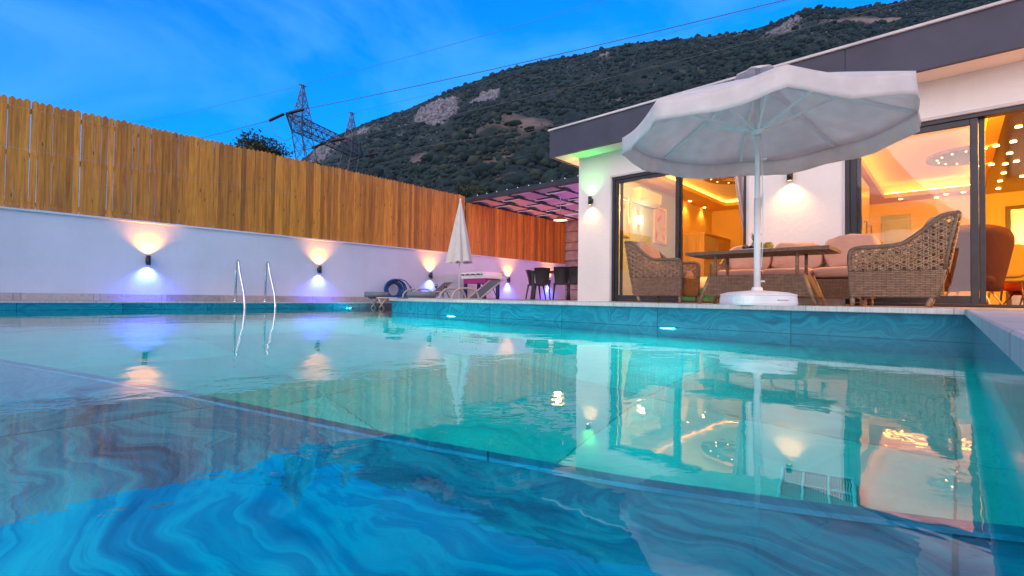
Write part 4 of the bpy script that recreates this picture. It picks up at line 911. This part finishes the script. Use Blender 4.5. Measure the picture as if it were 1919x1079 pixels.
# hose
p = at(745, 540, X=-10.0); ho = thing('pool_hose', 'coiled blue pool hose leaning on the white wall', 'hose', (-10.06, p.y, DZ), 0)
b = MB(); rnd = random.Random(4)
for k in range(11):
    r0 = .155+.0145*k; pts = []; cy_ = rnd.uniform(-.02, .02)-.006*k
    for i in range(34):
        a_ = 2*math.pi*i/34; pts.append((-.10+.018*k+.012*math.sin(a_*2+k), cy_+r0*math.cos(a_)*1.05, .30+r0*.90*math.sin(a_)+.02*math.sin(a_+k)))
    b.tube(pts, .0175, 7, False, True)
for k in range(4): b.tube([(.06, -.22+.1*k, .02), (.09, -.1+.1*k, .12), (.08, .02+.1*k, .20), (.10, .14+.08*k, .05)], .0165, 7)
b.tube([(.06, .05, .57), (.08, .22, .52), (.08, .36, .38), (.09, .42, .22), (.1, .50, .03)], .012, 7); b.build('hose_coil', 'blue_hose', ho)
b = MB(); b.tube([(.08, .345, .40), (.08, .38, .35)], .022, 8); b.build('connector', plain('red_plastic', (.5, .02, .02), .4), ho)
# closed parasol
p = at(863, 374, d=11.0); cp = thing('closed_parasol', 'furled off white parasol standing behind the loungers', 'parasol', (p.x, p.y, -.03))
H = p.z+.03; zb_ = at(863, 490, d=11.0).z+.03
b = MB(); N = 48; K = 14; vs = []
for j in range(K+1):
    q = j/K; z = H-.02-(H-zb_)*q; r_ = .015+.245*q**.92
    for k in range(N):
        a_ = 2*math.pi*k/N; rr = r_*(1+.20*q**.3*math.cos(8*a_+.4*math.sin(q*5))+.05*math.cos(3*a_)); zz = z+(0.02*math.cos(8*a_+1) if j == K else 0)
        vs.append((rr*math.cos(a_), rr*math.sin(a_), zz))
b.add(vs, [(j*N+k, j*N+(k+1) % N, (j+1)*N+(k+1) % N, (j+1)*N+k) for j in range(K) for k in range(N)], True); b.build('canopy', 'parasol_cloth', cp)
b = MB(); b.tube([(0, 0, 0), (0, 0, H-.03)], .018, 10); b.build('pole', 'white_metal', cp); b = MB(); b.lathe([(.22, 0), (.22, .05), (.05, .09), (.03, .2), (.02, .2)], (0, 0, 0), 24); b.build('base', 'white_plastic', cp); b = MB(); b.lathe([(.02, -.03), (.02, .02), (0, .04)], (0, 0, H), 10); b.build('finial', 'white_metal', cp)
# football table
ft = thing('football_table', 'white table football game with purple sides by the garden wall', 'football table', (0, 0, TZ))
pa, pb_, pc = at(853, 525, d=13.2), at(912, 525, d=12.2), at(953, 525, d=12.9)
cx, cy = (pa.x+pc.x)/2, (pa.y+pc.y)/2; ft.location = (cx, cy, TZ); rz = math.atan2(pb_.y-pa.y, pb_.x-pa.x); ft.rotation_euler = (0, 0, rz)
topz = at(900, 509, d=12.6).z-TZ
Lf, Wf = .95, .62
b = MB(); b.bbox((-Lf/2-.02, -Wf/2, topz-.17), (Lf/2+.02, -Wf/2+.03, topz), .005); b.bbox((-Lf/2-.02, Wf/2-.03, topz-.17), (Lf/2+.02, Wf/2, topz), .005); b.build('side_board', 'white_plastic', ft)
b = MB(); b.bbox((-Lf/2-.02, -Wf/2+.03, topz-.17), (-Lf/2+.01, Wf/2-.03, topz), .005); b.bbox((Lf/2-.01, -Wf/2+.03, topz-.17), (Lf/2+.02, Wf/2-.03, topz), .005); b.build('end_board', 'white_plastic', ft)
b = MB(); b.bbox((-Lf/2+.02, -Wf/2+.04, topz-.30), (Lf/2-.02, Wf/2-.04, topz-.171), .01); b.build('cabinet', plain('magenta_board', (.45, .03, .22), .4), ft)
b = MB(); b.bbox((-Lf/2-.04, Wf/2-.06, topz+.001), (Lf/2+.04, Wf/2+.02, topz+.025), .004); b.build('top_rail', 'wardrobe_wood', ft)
for k in range(8):
    x_ = -Lf/2+.08+k*(Lf-.16)/7; b = MB(); b.tube([(x_, -Wf/2-.14, topz-.07), (x_, Wf/2+.14, topz-.07)], .008, 6); rd = b.build('rod', 'steel', ft)
    s_ = -1 if k % 2 else 1; b = MB(); b.tube([(x_, s_*(Wf/2+.06), topz-.07), (x_, s_*(Wf/2+.16), topz-.07)], .017, 8); b.tube([(x_, -Wf/2-.02, topz-.07), (x_, -Wf/2-.001, topz-.07)], .022, 8); b.build('handle', 'black_plastic', rd)
for sx in (-1, 1):
    for sy in (-1, 1): b = MB(); b.bbox((sx*(Lf/2-.07)-.04, sy*(Wf/2-.08)-.04, 0), (sx*(Lf/2-.07)+.04, sy*(Wf/2-.08)+.04, topz-.301), .006); b.build('leg', plain('blue_leg', (.02, .03, .16), .4), ft)
# ---- dining set under the pergola
def dchair(label, loc, rz):
    o = thing('plastic_chair', label, 'chair', loc, rz, 'black dining chairs under the pergola')
    b = MB(); vs = []; Wd, K, N = .44, 8, 7
    for th in (0, -.02):
        for j in range(K+1):
            q = j/K
            for i in range(N+1): s_ = i/N-.5; vs.append((s_*(Wd*(.80+.20*q)), -.20-.10*q**1.6+.05*(4*s_*s_)*1.0-(.02 if th else 0)+.02, .43+.43*q+.015*math.cos(s_*3)))
    M_ = (K+1)*(N+1); fs = []
    for o_ in (0, M_):
        for j in range(K):
            for i in range(N): a_ = o_+j*(N+1)+i; fs.append((a_, a_+1, a_+N+2, a_+N+1) if o_ else (a_+N+1, a_+N+2, a_+1, a_))
    for j in range(K):
        for i in (0, N): a_ = j*(N+1)+i; fs.append((a_, a_+N+1, a_+N+1+M_, a_+M_))
    for i in range(N): a_ = K*(N+1)+i; fs.append((a_, a_+1, a_+1+M_, a_+M_))
    b.add(vs, fs, True); b.build('backrest', 'black_plastic', o)
    b = MB(); b.bbox((-.22, -.2, .41), (.22, .22, .45), .015); b.build('seat', 'black_plastic', o)
    for sx in (-1, 1):
        for sy in (-1, 1): b = MB(); b.tube([(sx*.18, sy*.17, .41), (sx*.22, sy*.235, 0)], [.026, .018], 6); b.build('leg', 'black_plastic', o)
    return o
ch = [(1038, 14.3, R(15), 'black dining chair nearest the villa corner, right of the two front ones'), (1060, 13.6, R(-5), None)]
cA = at(1016, 545, d=12.0); cB = at(1052, 545, d=11.6); cC = at(1004, 545, d=12.9); cD = at(1079, 545, d=11.4)
r0 = math.atan2(-cA.y, -cA.x)+R(90)+math.pi
base = dchair('left one of the two front black dining chairs', (cA.x, cA.y, TZ), R(38))
dup(base, (cB.x, cB.y, TZ), R(38), 'right one of the two front black dining chairs')
dup(base, (cC.x, cC.y, TZ), R(-30), 'black dining chair at the left end of the table, seen side on')
dup(base, (cD.x, cD.y, TZ), R(38), 'black dining chair half hidden by the villa corner')
pt = at(1055, 530, d=12.6)
for o_ in [q for q in C.objects if q.name.startswith('plastic_chair')]: o_.scale = (.9, .9, .9)
dt = thing('garden_table', 'dark garden dining table under the copper pendant lamp', 'table', (pt.x, pt.y, TZ), R(38)); b = MB(); b.bbox((-.85, -.4, .70), (.85, .4, .74), .008); b.build('tabletop', 'black_plastic', dt)
for sx in (-1, 1):
    for sy in (-1, 1): b = MB(); b.bbox((sx*.78-.03, sy*.34-.03, 0), (sx*.78+.03, sy*.34+.03, .699), .004); b.build('leg', 'black_plastic', dt)
pq = at(1069, 515, d=12.4); dsh = thing('serving_dish', 'small dish with red fruit on the garden table', 'dish', (pt.x+.1, pt.y-.05, TZ+.741)); b = MB(); b.lathe([(.05, 0), (.12, .03), (.115, .035), (.04, .008), (0, .008)], (0, 0, 0), 20); b.build('bowl', 'white_plastic', dsh); b = MB(); b.pillow((0, 0, .035), (.15, .15, .05), .8); b.build('fruit', 'red_liquid', dsh)
# ================================================================== WICKER FURNITURE
SIDE_LOW = [(-.30, .09), (.33, .09), (.33, .34), (-.36, .34)]
def arc(pts, n=6):  # catmull-rom through points
    out = []; P_ = [Vector(p) for p in pts]
    for i in range(len(P_)-1):
        p0, p1, p2, p3 = P_[max(0, i-1)], P_[i], P_[i+1], P_[min(len(P_)-1, i+2)]
        for k in range(n): t_ = k/n; out.append(.5*((2*p1)+(p2-p0)*t_+(2*p0-5*p1+4*p2-p3)*t_*t_+(3*p1-p0-3*p2+p3)*t_**3))
    out.append(P_[-1]); return out
def strands(b, poly, fn, sp=.052, r_=.0065, lift=.006):
    for k, ang in enumerate((R(90), R(30), R(150))):
        for a_, c_ in clip_lines(poly, ang, sp, sp*.17*k):
            for o_ in (-.009, .009):
                d = (c_-a_); n_ = Vector((-d.y, d.x)).normalized()*o_; q0, q1 = a_+n_, c_+n_; m_ = max(1, int(d.length/(sp*.58)))
                pts = [fn(*(q0.lerp(q1, i/m_)), lift*(1 if (i+k) % 2 else -1)) for i in range(m_+1)]
                b.tube(pts, r_, 4, False)
def armchair(label, loc, rz, cush):
    o = thing('wicker_armchair', label, 'armchair', loc, rz, 'wicker armchairs at the patio table')
    W = .35; top = arc([(.335, .34), (.34, .50), (.29, .565), (.05, .575), (-.08, .60), (-.22, .71), (-.34, .82), (-.44, .84)])
    up = [(p.x, p.y) for p in top]+[(-.45, .80), (-.40, .60), (-.36, .34)]
    for s_ in (-1, 1):
        y0 = s_*W; b = MB(); b.prism(SIDE_LOW, lambda a_, c_, t_: (a_, t_, c_), y0-.018, y0+.018); b.build('side_panel', 'wicker', o)
        b = MB(); strands(b, up, lambda a_, c_, l: (a_, y0+l, c_)); b.build('lattice', 'strand', o)
        b = MB(); b.tube([(p.x, y0, p.y) for p in top], .021, 10); b.tube([(-.36, y0, .34), (-.40, y0, .60), (-.445, y0, .83)], .016, 8); b.tube([(.335, y0, .34), (.335, y0, .09)], .019, 8); b.tube([(-.36, y0, .34), (-.30, y0, .09)], .016, 8); b.build('arm_frame', 'wicker_fine', o)
        for x_, dx in ((.32, .0), (-.27, .03)): b = MB(); b.tube([(x_, y0*.96, .10), (x_+dx, y0*.96, 0)], [.024, .02], 8); b.build('leg', 'strand', o)
    b = MB(); b.box((-.35, -W+.02, .12), (-.31, W-.02, .34)); b.box((.315, -W+.02, .10), (.335, W-.02, .33)); b.box((-.31, -W+.02, .27), (.315, W-.02, .30)); b.build('seat_base', 'wicker', o)
    def bf(a_, c_, l): q = (c_-.34)/.5; return (-.36-.085*q-.02+l, a_, c_)
    b = MB(); strands(b, [(-W, .34), (W, .34), (W, .84), (-W, .84)], bf); b.build('back_lattice', 'strand', o)
    b = MB(); b.tube([(-.445, -W, .84), (-.455, 0, .86), (-.445, W, .84)], .024, 10); b.build('top_rail', 'wicker_fine', o)
    rot = Matrix.Rotation(R(-14), 3, 'Y')
    b = MB(); b.pillow((-.0, 0, .38), (.62, .62, .15), .35, 28, 12, None, .006); b.build('seat_cushion', cush, o)
    b = MB(); b.pillow((-.27, -.15, .62), (.16, .33, .46), .5, 24, 14, rot, .02, 1); b.pillow((-.26, .16, .61), (.16, .33, .46), .5, 24, 14, rot, .02, 5); b.build('back_cushion', cush, o)
    return o
armchair('wicker armchair on the left of the patio table by the bedroom door', (-2.98, 6.46, TZ), R(3), 'tan_cushion')
rc = armchair('large wicker armchair on the right of the patio table by the living room door', (-.42, 6.13, TZ), R(180), 'tan_cushion')
# sofa
so = thing('wicker_sofa', 'wicker sofa with pink cushions against the villa wall', 'sofa', (-1.62, 7.35, TZ))
b = MB(); b.prism([(-.34, .08), (.36, .10), (.36, .32), (-.36, .32)], lambda a_, c_, t_: (t_, a_, c_), -.90, .90); b.build('base', 'wicker', so)
for s_ in (-1, 1):
    b = MB(); pr_ = [(-.36, .33), (.38, .33), (.40, .72), (.2, .68), (0, .56), (-.36, .52)]
    strands(b, pr_, lambda a_, c_, l: (s_*.93+l, a_, c_)); b.build('arm_lattice', 'strand', so)
    b = MB(); b.tube([(s_*.93, q.x, q.y) for q in arc([(-.36, .10), (-.36, .5), (-.3, .56), (0, .57), (.2, .68), (.42, .74)])], .02, 8); b.build('arm_frame', 'wicker_fine', so)
    for y_ in (-.3, .33): b = MB(); b.tube([(s_*.84, y_, .10), (s_*.84, y_, 0)], .022, 8); b.build('leg', 'strand', so)
b = MB(); strands(b, [(-.93, .33), (.93, .33), (.93, .72), (-.93, .72)], lambda a_, c_, l: (a_, .41+l, c_)); b.build('back_lattice', 'strand', so)
for k in range(3):
    x_ = -.6+.6*k; b = MB(); b.pillow((x_, -.02, .40), (.60, .66, .15), .32, 28, 12, None, .006, k); b.build('seat_cushion', 'pink_cushion', so)
    rot = Matrix.Rotation(R(-12), 3, 'X'); b = MB(); b.pillow((x_+.02*k, .24, .66+(.03 if k == 2 else 0)), (.60, .17, .40+.05*(k == 2)), .42, 28, 14, rot, .03, k+2); b.build('back_cushion', 'pink_cushion', so)
# table
ta = thing('wicker_table', 'wicker patio table with overhanging top on a tapered base', 'table', (-1.71, 6.25, TZ))
tz_ = .625; b = MB(); hw, hd = .76, .36
b.prism([(-hw, tz_-.035), (hw, tz_-.035), (hw, tz_), (-hw, tz_)], lambda a_, c_, t_: (a_, t_, c_), -hd, -hd+.07); b.box((-hw, hd-.07, tz_-.035), (hw, hd, tz_)); b.box((-hw, -hd+.07, tz_-.035), (-hw+.07, hd-.07, tz_)); b.box((hw-.07, -hd+.07, tz_-.035), (hw, hd-.07, tz_)); b.build('rim', 'wicker_fine', ta)
b = MB()
for k in range(26): x_ = -hw+.09+k*(2*hw-.18)/25; b.box((x_-.014, -hd+.07, tz_-.03), (x_+.014, hd-.07, tz_-.022))
for k in range(9): y_ = -hd+.10+k*(2*hd-.2)/8; b.box((-hw+.07, y_-.012, tz_-.0218), (hw-.07, y_+.012, tz_-.015))
b.build('woven_top', 'strand', ta)
b = MB(); b.box((-hw+.06, -hd+.06, tz_-.012), (hw-.06, hd-.06, tz_-.006)); b.build('glass_top', 'pane_glass', ta)
bs = [(-.50, .34), (.50, .34), (.60, .09), (-.60, .09)]
b = MB(); b.prism(bs, lambda a_, c_, t_: (a_, t_, c_), -.25, -.22); b.prism(bs, lambda a_, c_, t_: (a_, t_, c_), .22, .25); b.prism([(-.22, .34), (.22, .34), (.22, .09), (-.22, .09)], lambda a_, c_, t_: (.50+(.34-c_)*.4-t_, a_, c_), .0, .03); b.prism([(-.22, .34), (.22, .34), (.22, .09), (-.22, .09)], lambda a_, c_, t_: (-.50-(.34-c_)*.4+t_, a_, c_), .0, .03); b.build('base', 'wicker', ta)
b = MB(); b.box((-.5, -.22, .31), (.5, .22, .335)); b.build('base_top', 'wicker', ta)
for sx in (-1, 1):
    for sy in (-1, 1):
        b = MB(); b.tube([(sx*.44, sy*.22, .33), (sx*.44, sy*.22, tz_-.03)], .018, 8); b.tube([(sx*.50, sy*.235, .34), (sx*.62, sy*.25, 0)], .021, 8); b.build('leg', 'strand', ta)
# fruit arrangement
p = at(1420, 462, Y=6.25); fx = p.x; fr = thing('fruit_platter', 'pineapple, grapes and pears heaped on the wicker table', 'fruit platter', (fx, 6.25, TZ+tz_))
plain('green_fruit', (.25, .30, .04), .4, 0, .25, 10); plain('grape', (.14, .01, .04), .25); plain('yellow_fruit', (.55, .38, .05), .4, 0, .2, 10)
b = MB(); b.lathe([(.08, .001), (.20, .02), (.195, .028), (.06, .01), (0, .01)], (0, 0, 0), 24); b.build('plate', 'white_plastic', fr)
b = MB()
for x_, y_, r_ in ((.11, 0, .045), (.15, -.06, .04), (.06, -.07, .04)): b.pillow((x_, y_, .06), (r_*2, r_*2, r_*2.3), .9, 14, 10)
b.build('pear', 'yellow_fruit', fr)
b = MB(); b.pillow((-.13, -.03, .06), (.08, .08, .075), .95, 14, 10); b.build('apple', 'green_fruit', fr)
b = MB(); rnd = random.Random(2)
for _ in range(38): b.pillow((rnd.uniform(-.14, .04), rnd.uniform(-.12, -.02), rnd.uniform(.03, .07)), (.022, .022, .022), 1, 8, 6)
b.build('grapes', 'grape', fr)
b = MB(); b.pillow((-.03, .03, .075), (.10, .10, .13), .8, 16, 12); b.build('pineapple', 'yellow_fruit', fr)
b = MB()
for k in range(16):
    a_ = k*2.4; q = .012+.02*(k/16); l = .14-.05*(k/16); c_, s_ = math.cos(a_), math.sin(a_)
    b.add([(-.03+q*c_-.01*s_, .03+q*s_+.01*c_, .13), (-.03+q*c_+.01*s_, .03+q*s_-.01*c_, .13), (-.03+(q+.03+.02*k/16)*c_, .03+(q+.03+.02*k/16)*s_, .13+l), (-.03+(q-.004)*c_, .03+(q-.004)*s_, .14)], [(0, 1, 2), (1, 3, 2), (3, 0, 2)])
b.build('pineapple_leaves', 'leaf', fr)
# ================================================================== OPEN PARASOL
ux, uy = -1.357, 4.877
um_ = thing('open_parasol', 'large open white parasol with scalloped valance over the terrace', 'parasol', (ux, uy, TZ))
RR = 1.245; zr = 1.92-TZ; za = 2.38-TZ; zv = .17; ph0 = _y+math.pi/2   # depth axis angle in plan
vang = [ph0-R(18.4)-k*R(45) for k in range(8)]
b = MB(); KR = 10; KS = 10; vs = []; 
def cpt(a_idx, s_, q):
    a0, a1 = vang[a_idx % 8], vang[a_idx % 8]-R(45)
    c0 = Vector((math.cos(a0), math.sin(a0), 0)); c1 = Vector((math.cos(a1), math.sin(a1), 0)); c = c0.lerp(c1, s_)*RR*q
    sag = -.05*math.sin(math.pi*s_)*q; return Vector((c.x, c.y, zr+(za-zr)*(1-q**1.12)+sag))
q0 = .09
for k in range(8):
    for i in range(KS):
        for j in range(KR+1): q = q0+(1-q0)*j/KR; vs.append(cpt(k, i/KS, q))
N8 = 8*KS; K1 = KR+1
b.add(vs, [(i*K1+j, i*K1+j+1, ((i+1) % N8)*K1+j+1, ((i+1) % N8)*K1+j) for i in range(N8) for j in range(KR)], True)
cn = b.build('canopy', 'canopy_cloth', um_); md = cn.modifiers.new('thick', 'SOLIDIFY'); md.thickness = .003
b = MB(); vs = []
rnd = random.Random(6)
for k in range(8):
    for i in range(KS):
        s_ = i/KS; e = cpt(k, s_, 1.0); out = Vector((e.x, e.y, 0)).normalized()
        for j in range(5):
            q = j/4; sc2 = .008*abs(math.sin(s_*math.pi*4))+.006*math.sin(s_*9+k*2)
            vs.append(e+out*(.012*q+.008*math.sin(s_*12+k*1.7)*q)+Vector((0, 0, -(zv-sc2)*q+.0)))
b.add(vs, [(i*5+j, i*5+j+1, ((i+1) % N8)*5+j+1, ((i+1) % N8)*5+j) for i in range(N8) for j in range(4)], True)
vl = b.build('valance', 'canopy_cloth', um_); md = vl.modifiers.new('thick', 'SOLIDIFY'); md.thickness = .003
b = MB(); vs = []
for k in range(16):
    a_ = k*math.pi/8; 
    for rr, zz in ((.02, za+.10), (.10, za+.07), (.20, za+.015+.012*math.cos(8*a_))): vs.append((rr*math.cos(a_), rr*math.sin(a_), zz))
b.add(vs, [(k*3+j, k*3+j+1, ((k+1) % 16)*3+j+1, ((k+1) % 16)*3+j) for k in range(16) for j in range(2)], True); vt = b.build('vent_cap', 'canopy_cloth', um_); md = vt.modifiers.new('thick', 'SOLIDIFY'); md.thickness = .003
hz = 1.88-TZ
b = MB(); b.tube([(0, 0, .1), (0, 0, za+.08)], .024, 14); b.build('pole', 'white_metal', um_)
b = MB(); b.tube([(0, 0, .1), (0, 0, 1.0)], .029, 14); b.tube([(.03, 0, .22), (.065, 0, .22)], .008, 6); b.build('lower_pole', 'white_metal', um_)
b = MB(); b.lathe([(.03, hz-.05), (.055, hz-.035), (.06, hz), (.03, hz+.02)], (0, 0, 0), 16); b.build('runner_hub', 'white_plastic', um_)
b = MB(); b.lathe([(.03, za-.06), (.055, za-.05), (.055, za-.02), (.03, za-.01)], (0, 0, 0), 16); b.build('crown_hub', 'white_plastic', um_)
def flatbar(b, p0, p1, w=.011, h=.015):
    p0, p1 = Vector(p0), Vector(p1); d = (p1-p0).normalized(); s_ = d.cross(Vector((0, 0, 1))).normalized(); u = s_.cross(d)
    b.add([p+s_*a_*w+u*c_*h for p in (p0, p1) for a_, c_ in ((-1, -1), (1, -1), (1, 1), (-1, 1))], [(0, 3, 2, 1), (4, 5, 6, 7), (0, 1, 5, 4), (1, 2, 6, 5), (2, 3, 7, 6), (3, 0, 4, 7)])
for k in range(8):
    b = MB(); a0 = cpt(k, 0, .05)+Vector((0, 0, -.035)); a1 = cpt(k, 0, .96)+Vector((0, 0, -.022)); flatbar(b, a0, a1); rb = b.build('rib', 'white_metal', um_)
    m_ = cpt(k, 0, .52)+Vector((0, 0, -.04)); b = MB(); flatbar(b, Vector((math.cos(vang[k])*.055, math.sin(vang[k])*.055, hz)), m_, .008, .011); b.build('strut', 'white_metal', rb)
b = MB(); b.tube([(.035, -.01, hz-.05), (.045, -.012, hz-.4), (.05, -.012, .6), (.04, -.01, .35)], .0035, 5); b.tube([(.045, -.012, hz-.28), (.08, -.012, hz-.29)], .008, 6)
for k in range(10): b.tube([(.045+.008*math.cos(j*.8), -.012+.008*math.sin(j*.8), 1.05-.01*j-.03*k*.4) for j in range(6)], .003, 4)
b.build('pull_cord', 'white_plastic', um_)
bs_ = thing('parasol_base', 'white plastic water filled base carrying the open parasol', 'parasol base', (ux, uy, TZ), _y)
b = MB(); vs = []; n_ = 32
def se(a_, p): return math.copysign(abs(math.cos(a_))**p, math.cos(a_)), math.copysign(abs(math.sin(a_))**p, math.sin(a_))
rings_ = [(.285, .0), (.29, .02), (.283, .085), (.288, .09), (.283, .098), (.22, .118), (.05, .135), (.0, .135)]
for rr, zz in rings_:
    for k in range(n_): c_, s_ = se(2*math.pi*k/n_, .55); vs.append((rr*c_, rr*s_, zz))
b.add(vs, [(j*n_+k, j*n_+(k+1) % n_, (j+1)*n_+(k+1) % n_, (j+1)*n_+k) for j in range(len(rings_)-1) for k in range(n_)]); b.build('tank', 'white_plastic', bs_)
b = MB(); b.bbox((.03, -.295, .045), (.13, -.28, .055), .002); b.build('grip_slot', 'trim_light', bs_)
b = MB(); b.lathe([(.05, .13), (.045, .16), (.03, .17)], (0, 0, 0), 16); b.build('collar', 'white_plastic', bs_)
um_.location.z = TZ
# ================================================================== SKY + LIGHT
w = bpy.data.worlds.new('World'); S.world = w; w.use_nodes = True; nt = w.node_tree; nt.nodes.clear()
def wn(typ, **k):
    n = nt.nodes.new(typ)
    for a, b_ in k.items(): setattr(n, a, b_)
    return n
SUN_DIR = Vector((.30, -.85, .42)).normalized()   # towards the afterglow, behind the viewer
out = wn('ShaderNodeOutputWorld'); bg = wn('ShaderNodeBackground'); sky = wn('ShaderNodeTexSky'); sky.sky_type = 'NISHITA'; sky.sun_disc = False
sky.sun_elevation = R(6); sky.sun_rotation = math.atan2(SUN_DIR.x, SUN_DIR.y); sky.air_density = 1.0; sky.dust_density = .3; sky.ozone_density = 3
tc = wn('ShaderNodeTexCoord')
def wmix(f, a, b_, typ='MIX'):
    mx = wn('ShaderNodeMix', data_type='RGBA', blend_type=typ)
    for s_, v_ in ((mx.inputs[0], f), (mx.inputs[6], a), (mx.inputs[7], b_)):
        if isinstance(v_, (int, float)): s_.default_value = v_
        elif isinstance(v_, tuple): s_.default_value = (*v_, 1)
        else: nt.links.new(v_, s_)
    return mx.outputs[2]
tint = wmix(1, sky.outputs[0], (.02, 2.75, 5.6), 'MULTIPLY')
mp = wn('ShaderNodeMapping'); mp.inputs['Scale'].default_value = (1, 1, 2.6); nt.links.new(tc.outputs['Generated'], mp.inputs[0])
nz = wn('ShaderNodeTexNoise'); nz.inputs['Scale'].default_value = 1.7; nz.inputs['Detail'].default_value = 9; nz.inputs['Roughness'].default_value = .58; nz.inputs['Distortion'].default_value = .8; nt.links.new(mp.outputs[0], nz.inputs['Vector'])
rp = wn('ShaderNodeValToRGB'); rp.color_ramp.elements[0].position = .44; rp.color_ramp.elements[1].position = .76; nt.links.new(nz.outputs['Fac'], rp.inputs[0])
mm = wn('ShaderNodeMath', operation='MULTIPLY'); nt.links.new(rp.outputs[0], mm.inputs[0]); mm.inputs[1].default_value = .75; wmath = mm.outputs[0]
cl = wmix(wmath, tint, (1.6, 5.8, 12.0))
# pink-white afterglow over the half of the sky behind the viewer
dt_ = wn('ShaderNodeVectorMath', operation='DOT_PRODUCT'); nt.links.new(tc.outputs['Generated'], dt_.inputs[0]); dt_.inputs[1].default_value = tuple(SUN_DIR)
r2 = wn('ShaderNodeValToRGB'); r2.color_ramp.interpolation = 'EASE'; r2.color_ramp.elements[0].position = .25; r2.color_ramp.elements[1].position = .85; nt.links.new(dt_.outputs['Value'], r2.inputs[0])
glow = wmix(r2.outputs[0], cl, (14.5, 11.8, 12.6))
nt.links.new(glow, bg.inputs[0]); bg.inputs[1].default_value = .10; nt.links.new(bg.outputs[0], out.inputs[0])
sun = lamp('sun', 'SUN', (0, 0, 30), (1, .91, .90), 1.0, None, tuple(-SUN_DIR), angle=R(50))
S.view_settings.view_transform = 'Standard'; S.view_settings.look = 'None'; S.view_settings.exposure = 0; S.view_settings.gamma = 1
cy = S.cycles if hasattr(S, 'cycles') else None
S.render.engine = 'CYCLES'; cy = S.cycles
cy.use_denoising = True; cy.max_bounces = 10; cy.diffuse_bounces = 4; cy.glossy_bounces = 5; cy.transmission_bounces = 8; cy.transparent_max_bounces = 12
cy.sample_clamp_indirect = 4; cy.sample_clamp_direct = 0; cy.caustics_reflective = True; cy.caustics_refractive = True; cy.blur_glossy = .3

# ------------------------------------------------------------------ evening haze
b = MB(); b.box((-2600, -400, -2.5), (1500, 2600, 460)); hz_ = b.build('haze', 'white_plastic'); hz_['kind'] = 'stuff'; tag(hz_, 'thin blue evening haze over the mountain', 'haze', None, 'stuff')
t = NT('haze_volume'); pv = t.n('ShaderNodeVolumePrincipled'); pv.inputs['Color'].default_value = (.22, .58, 1, 1); pv.inputs['Density'].default_value = .00006; pv.inputs['Anisotropy'].default_value = .1
t.l(pv.outputs[0], t.out.inputs['Volume']); hz_.data.materials.clear(); hz_.data.materials.append(t.m)
cy.volume_bounces = 0
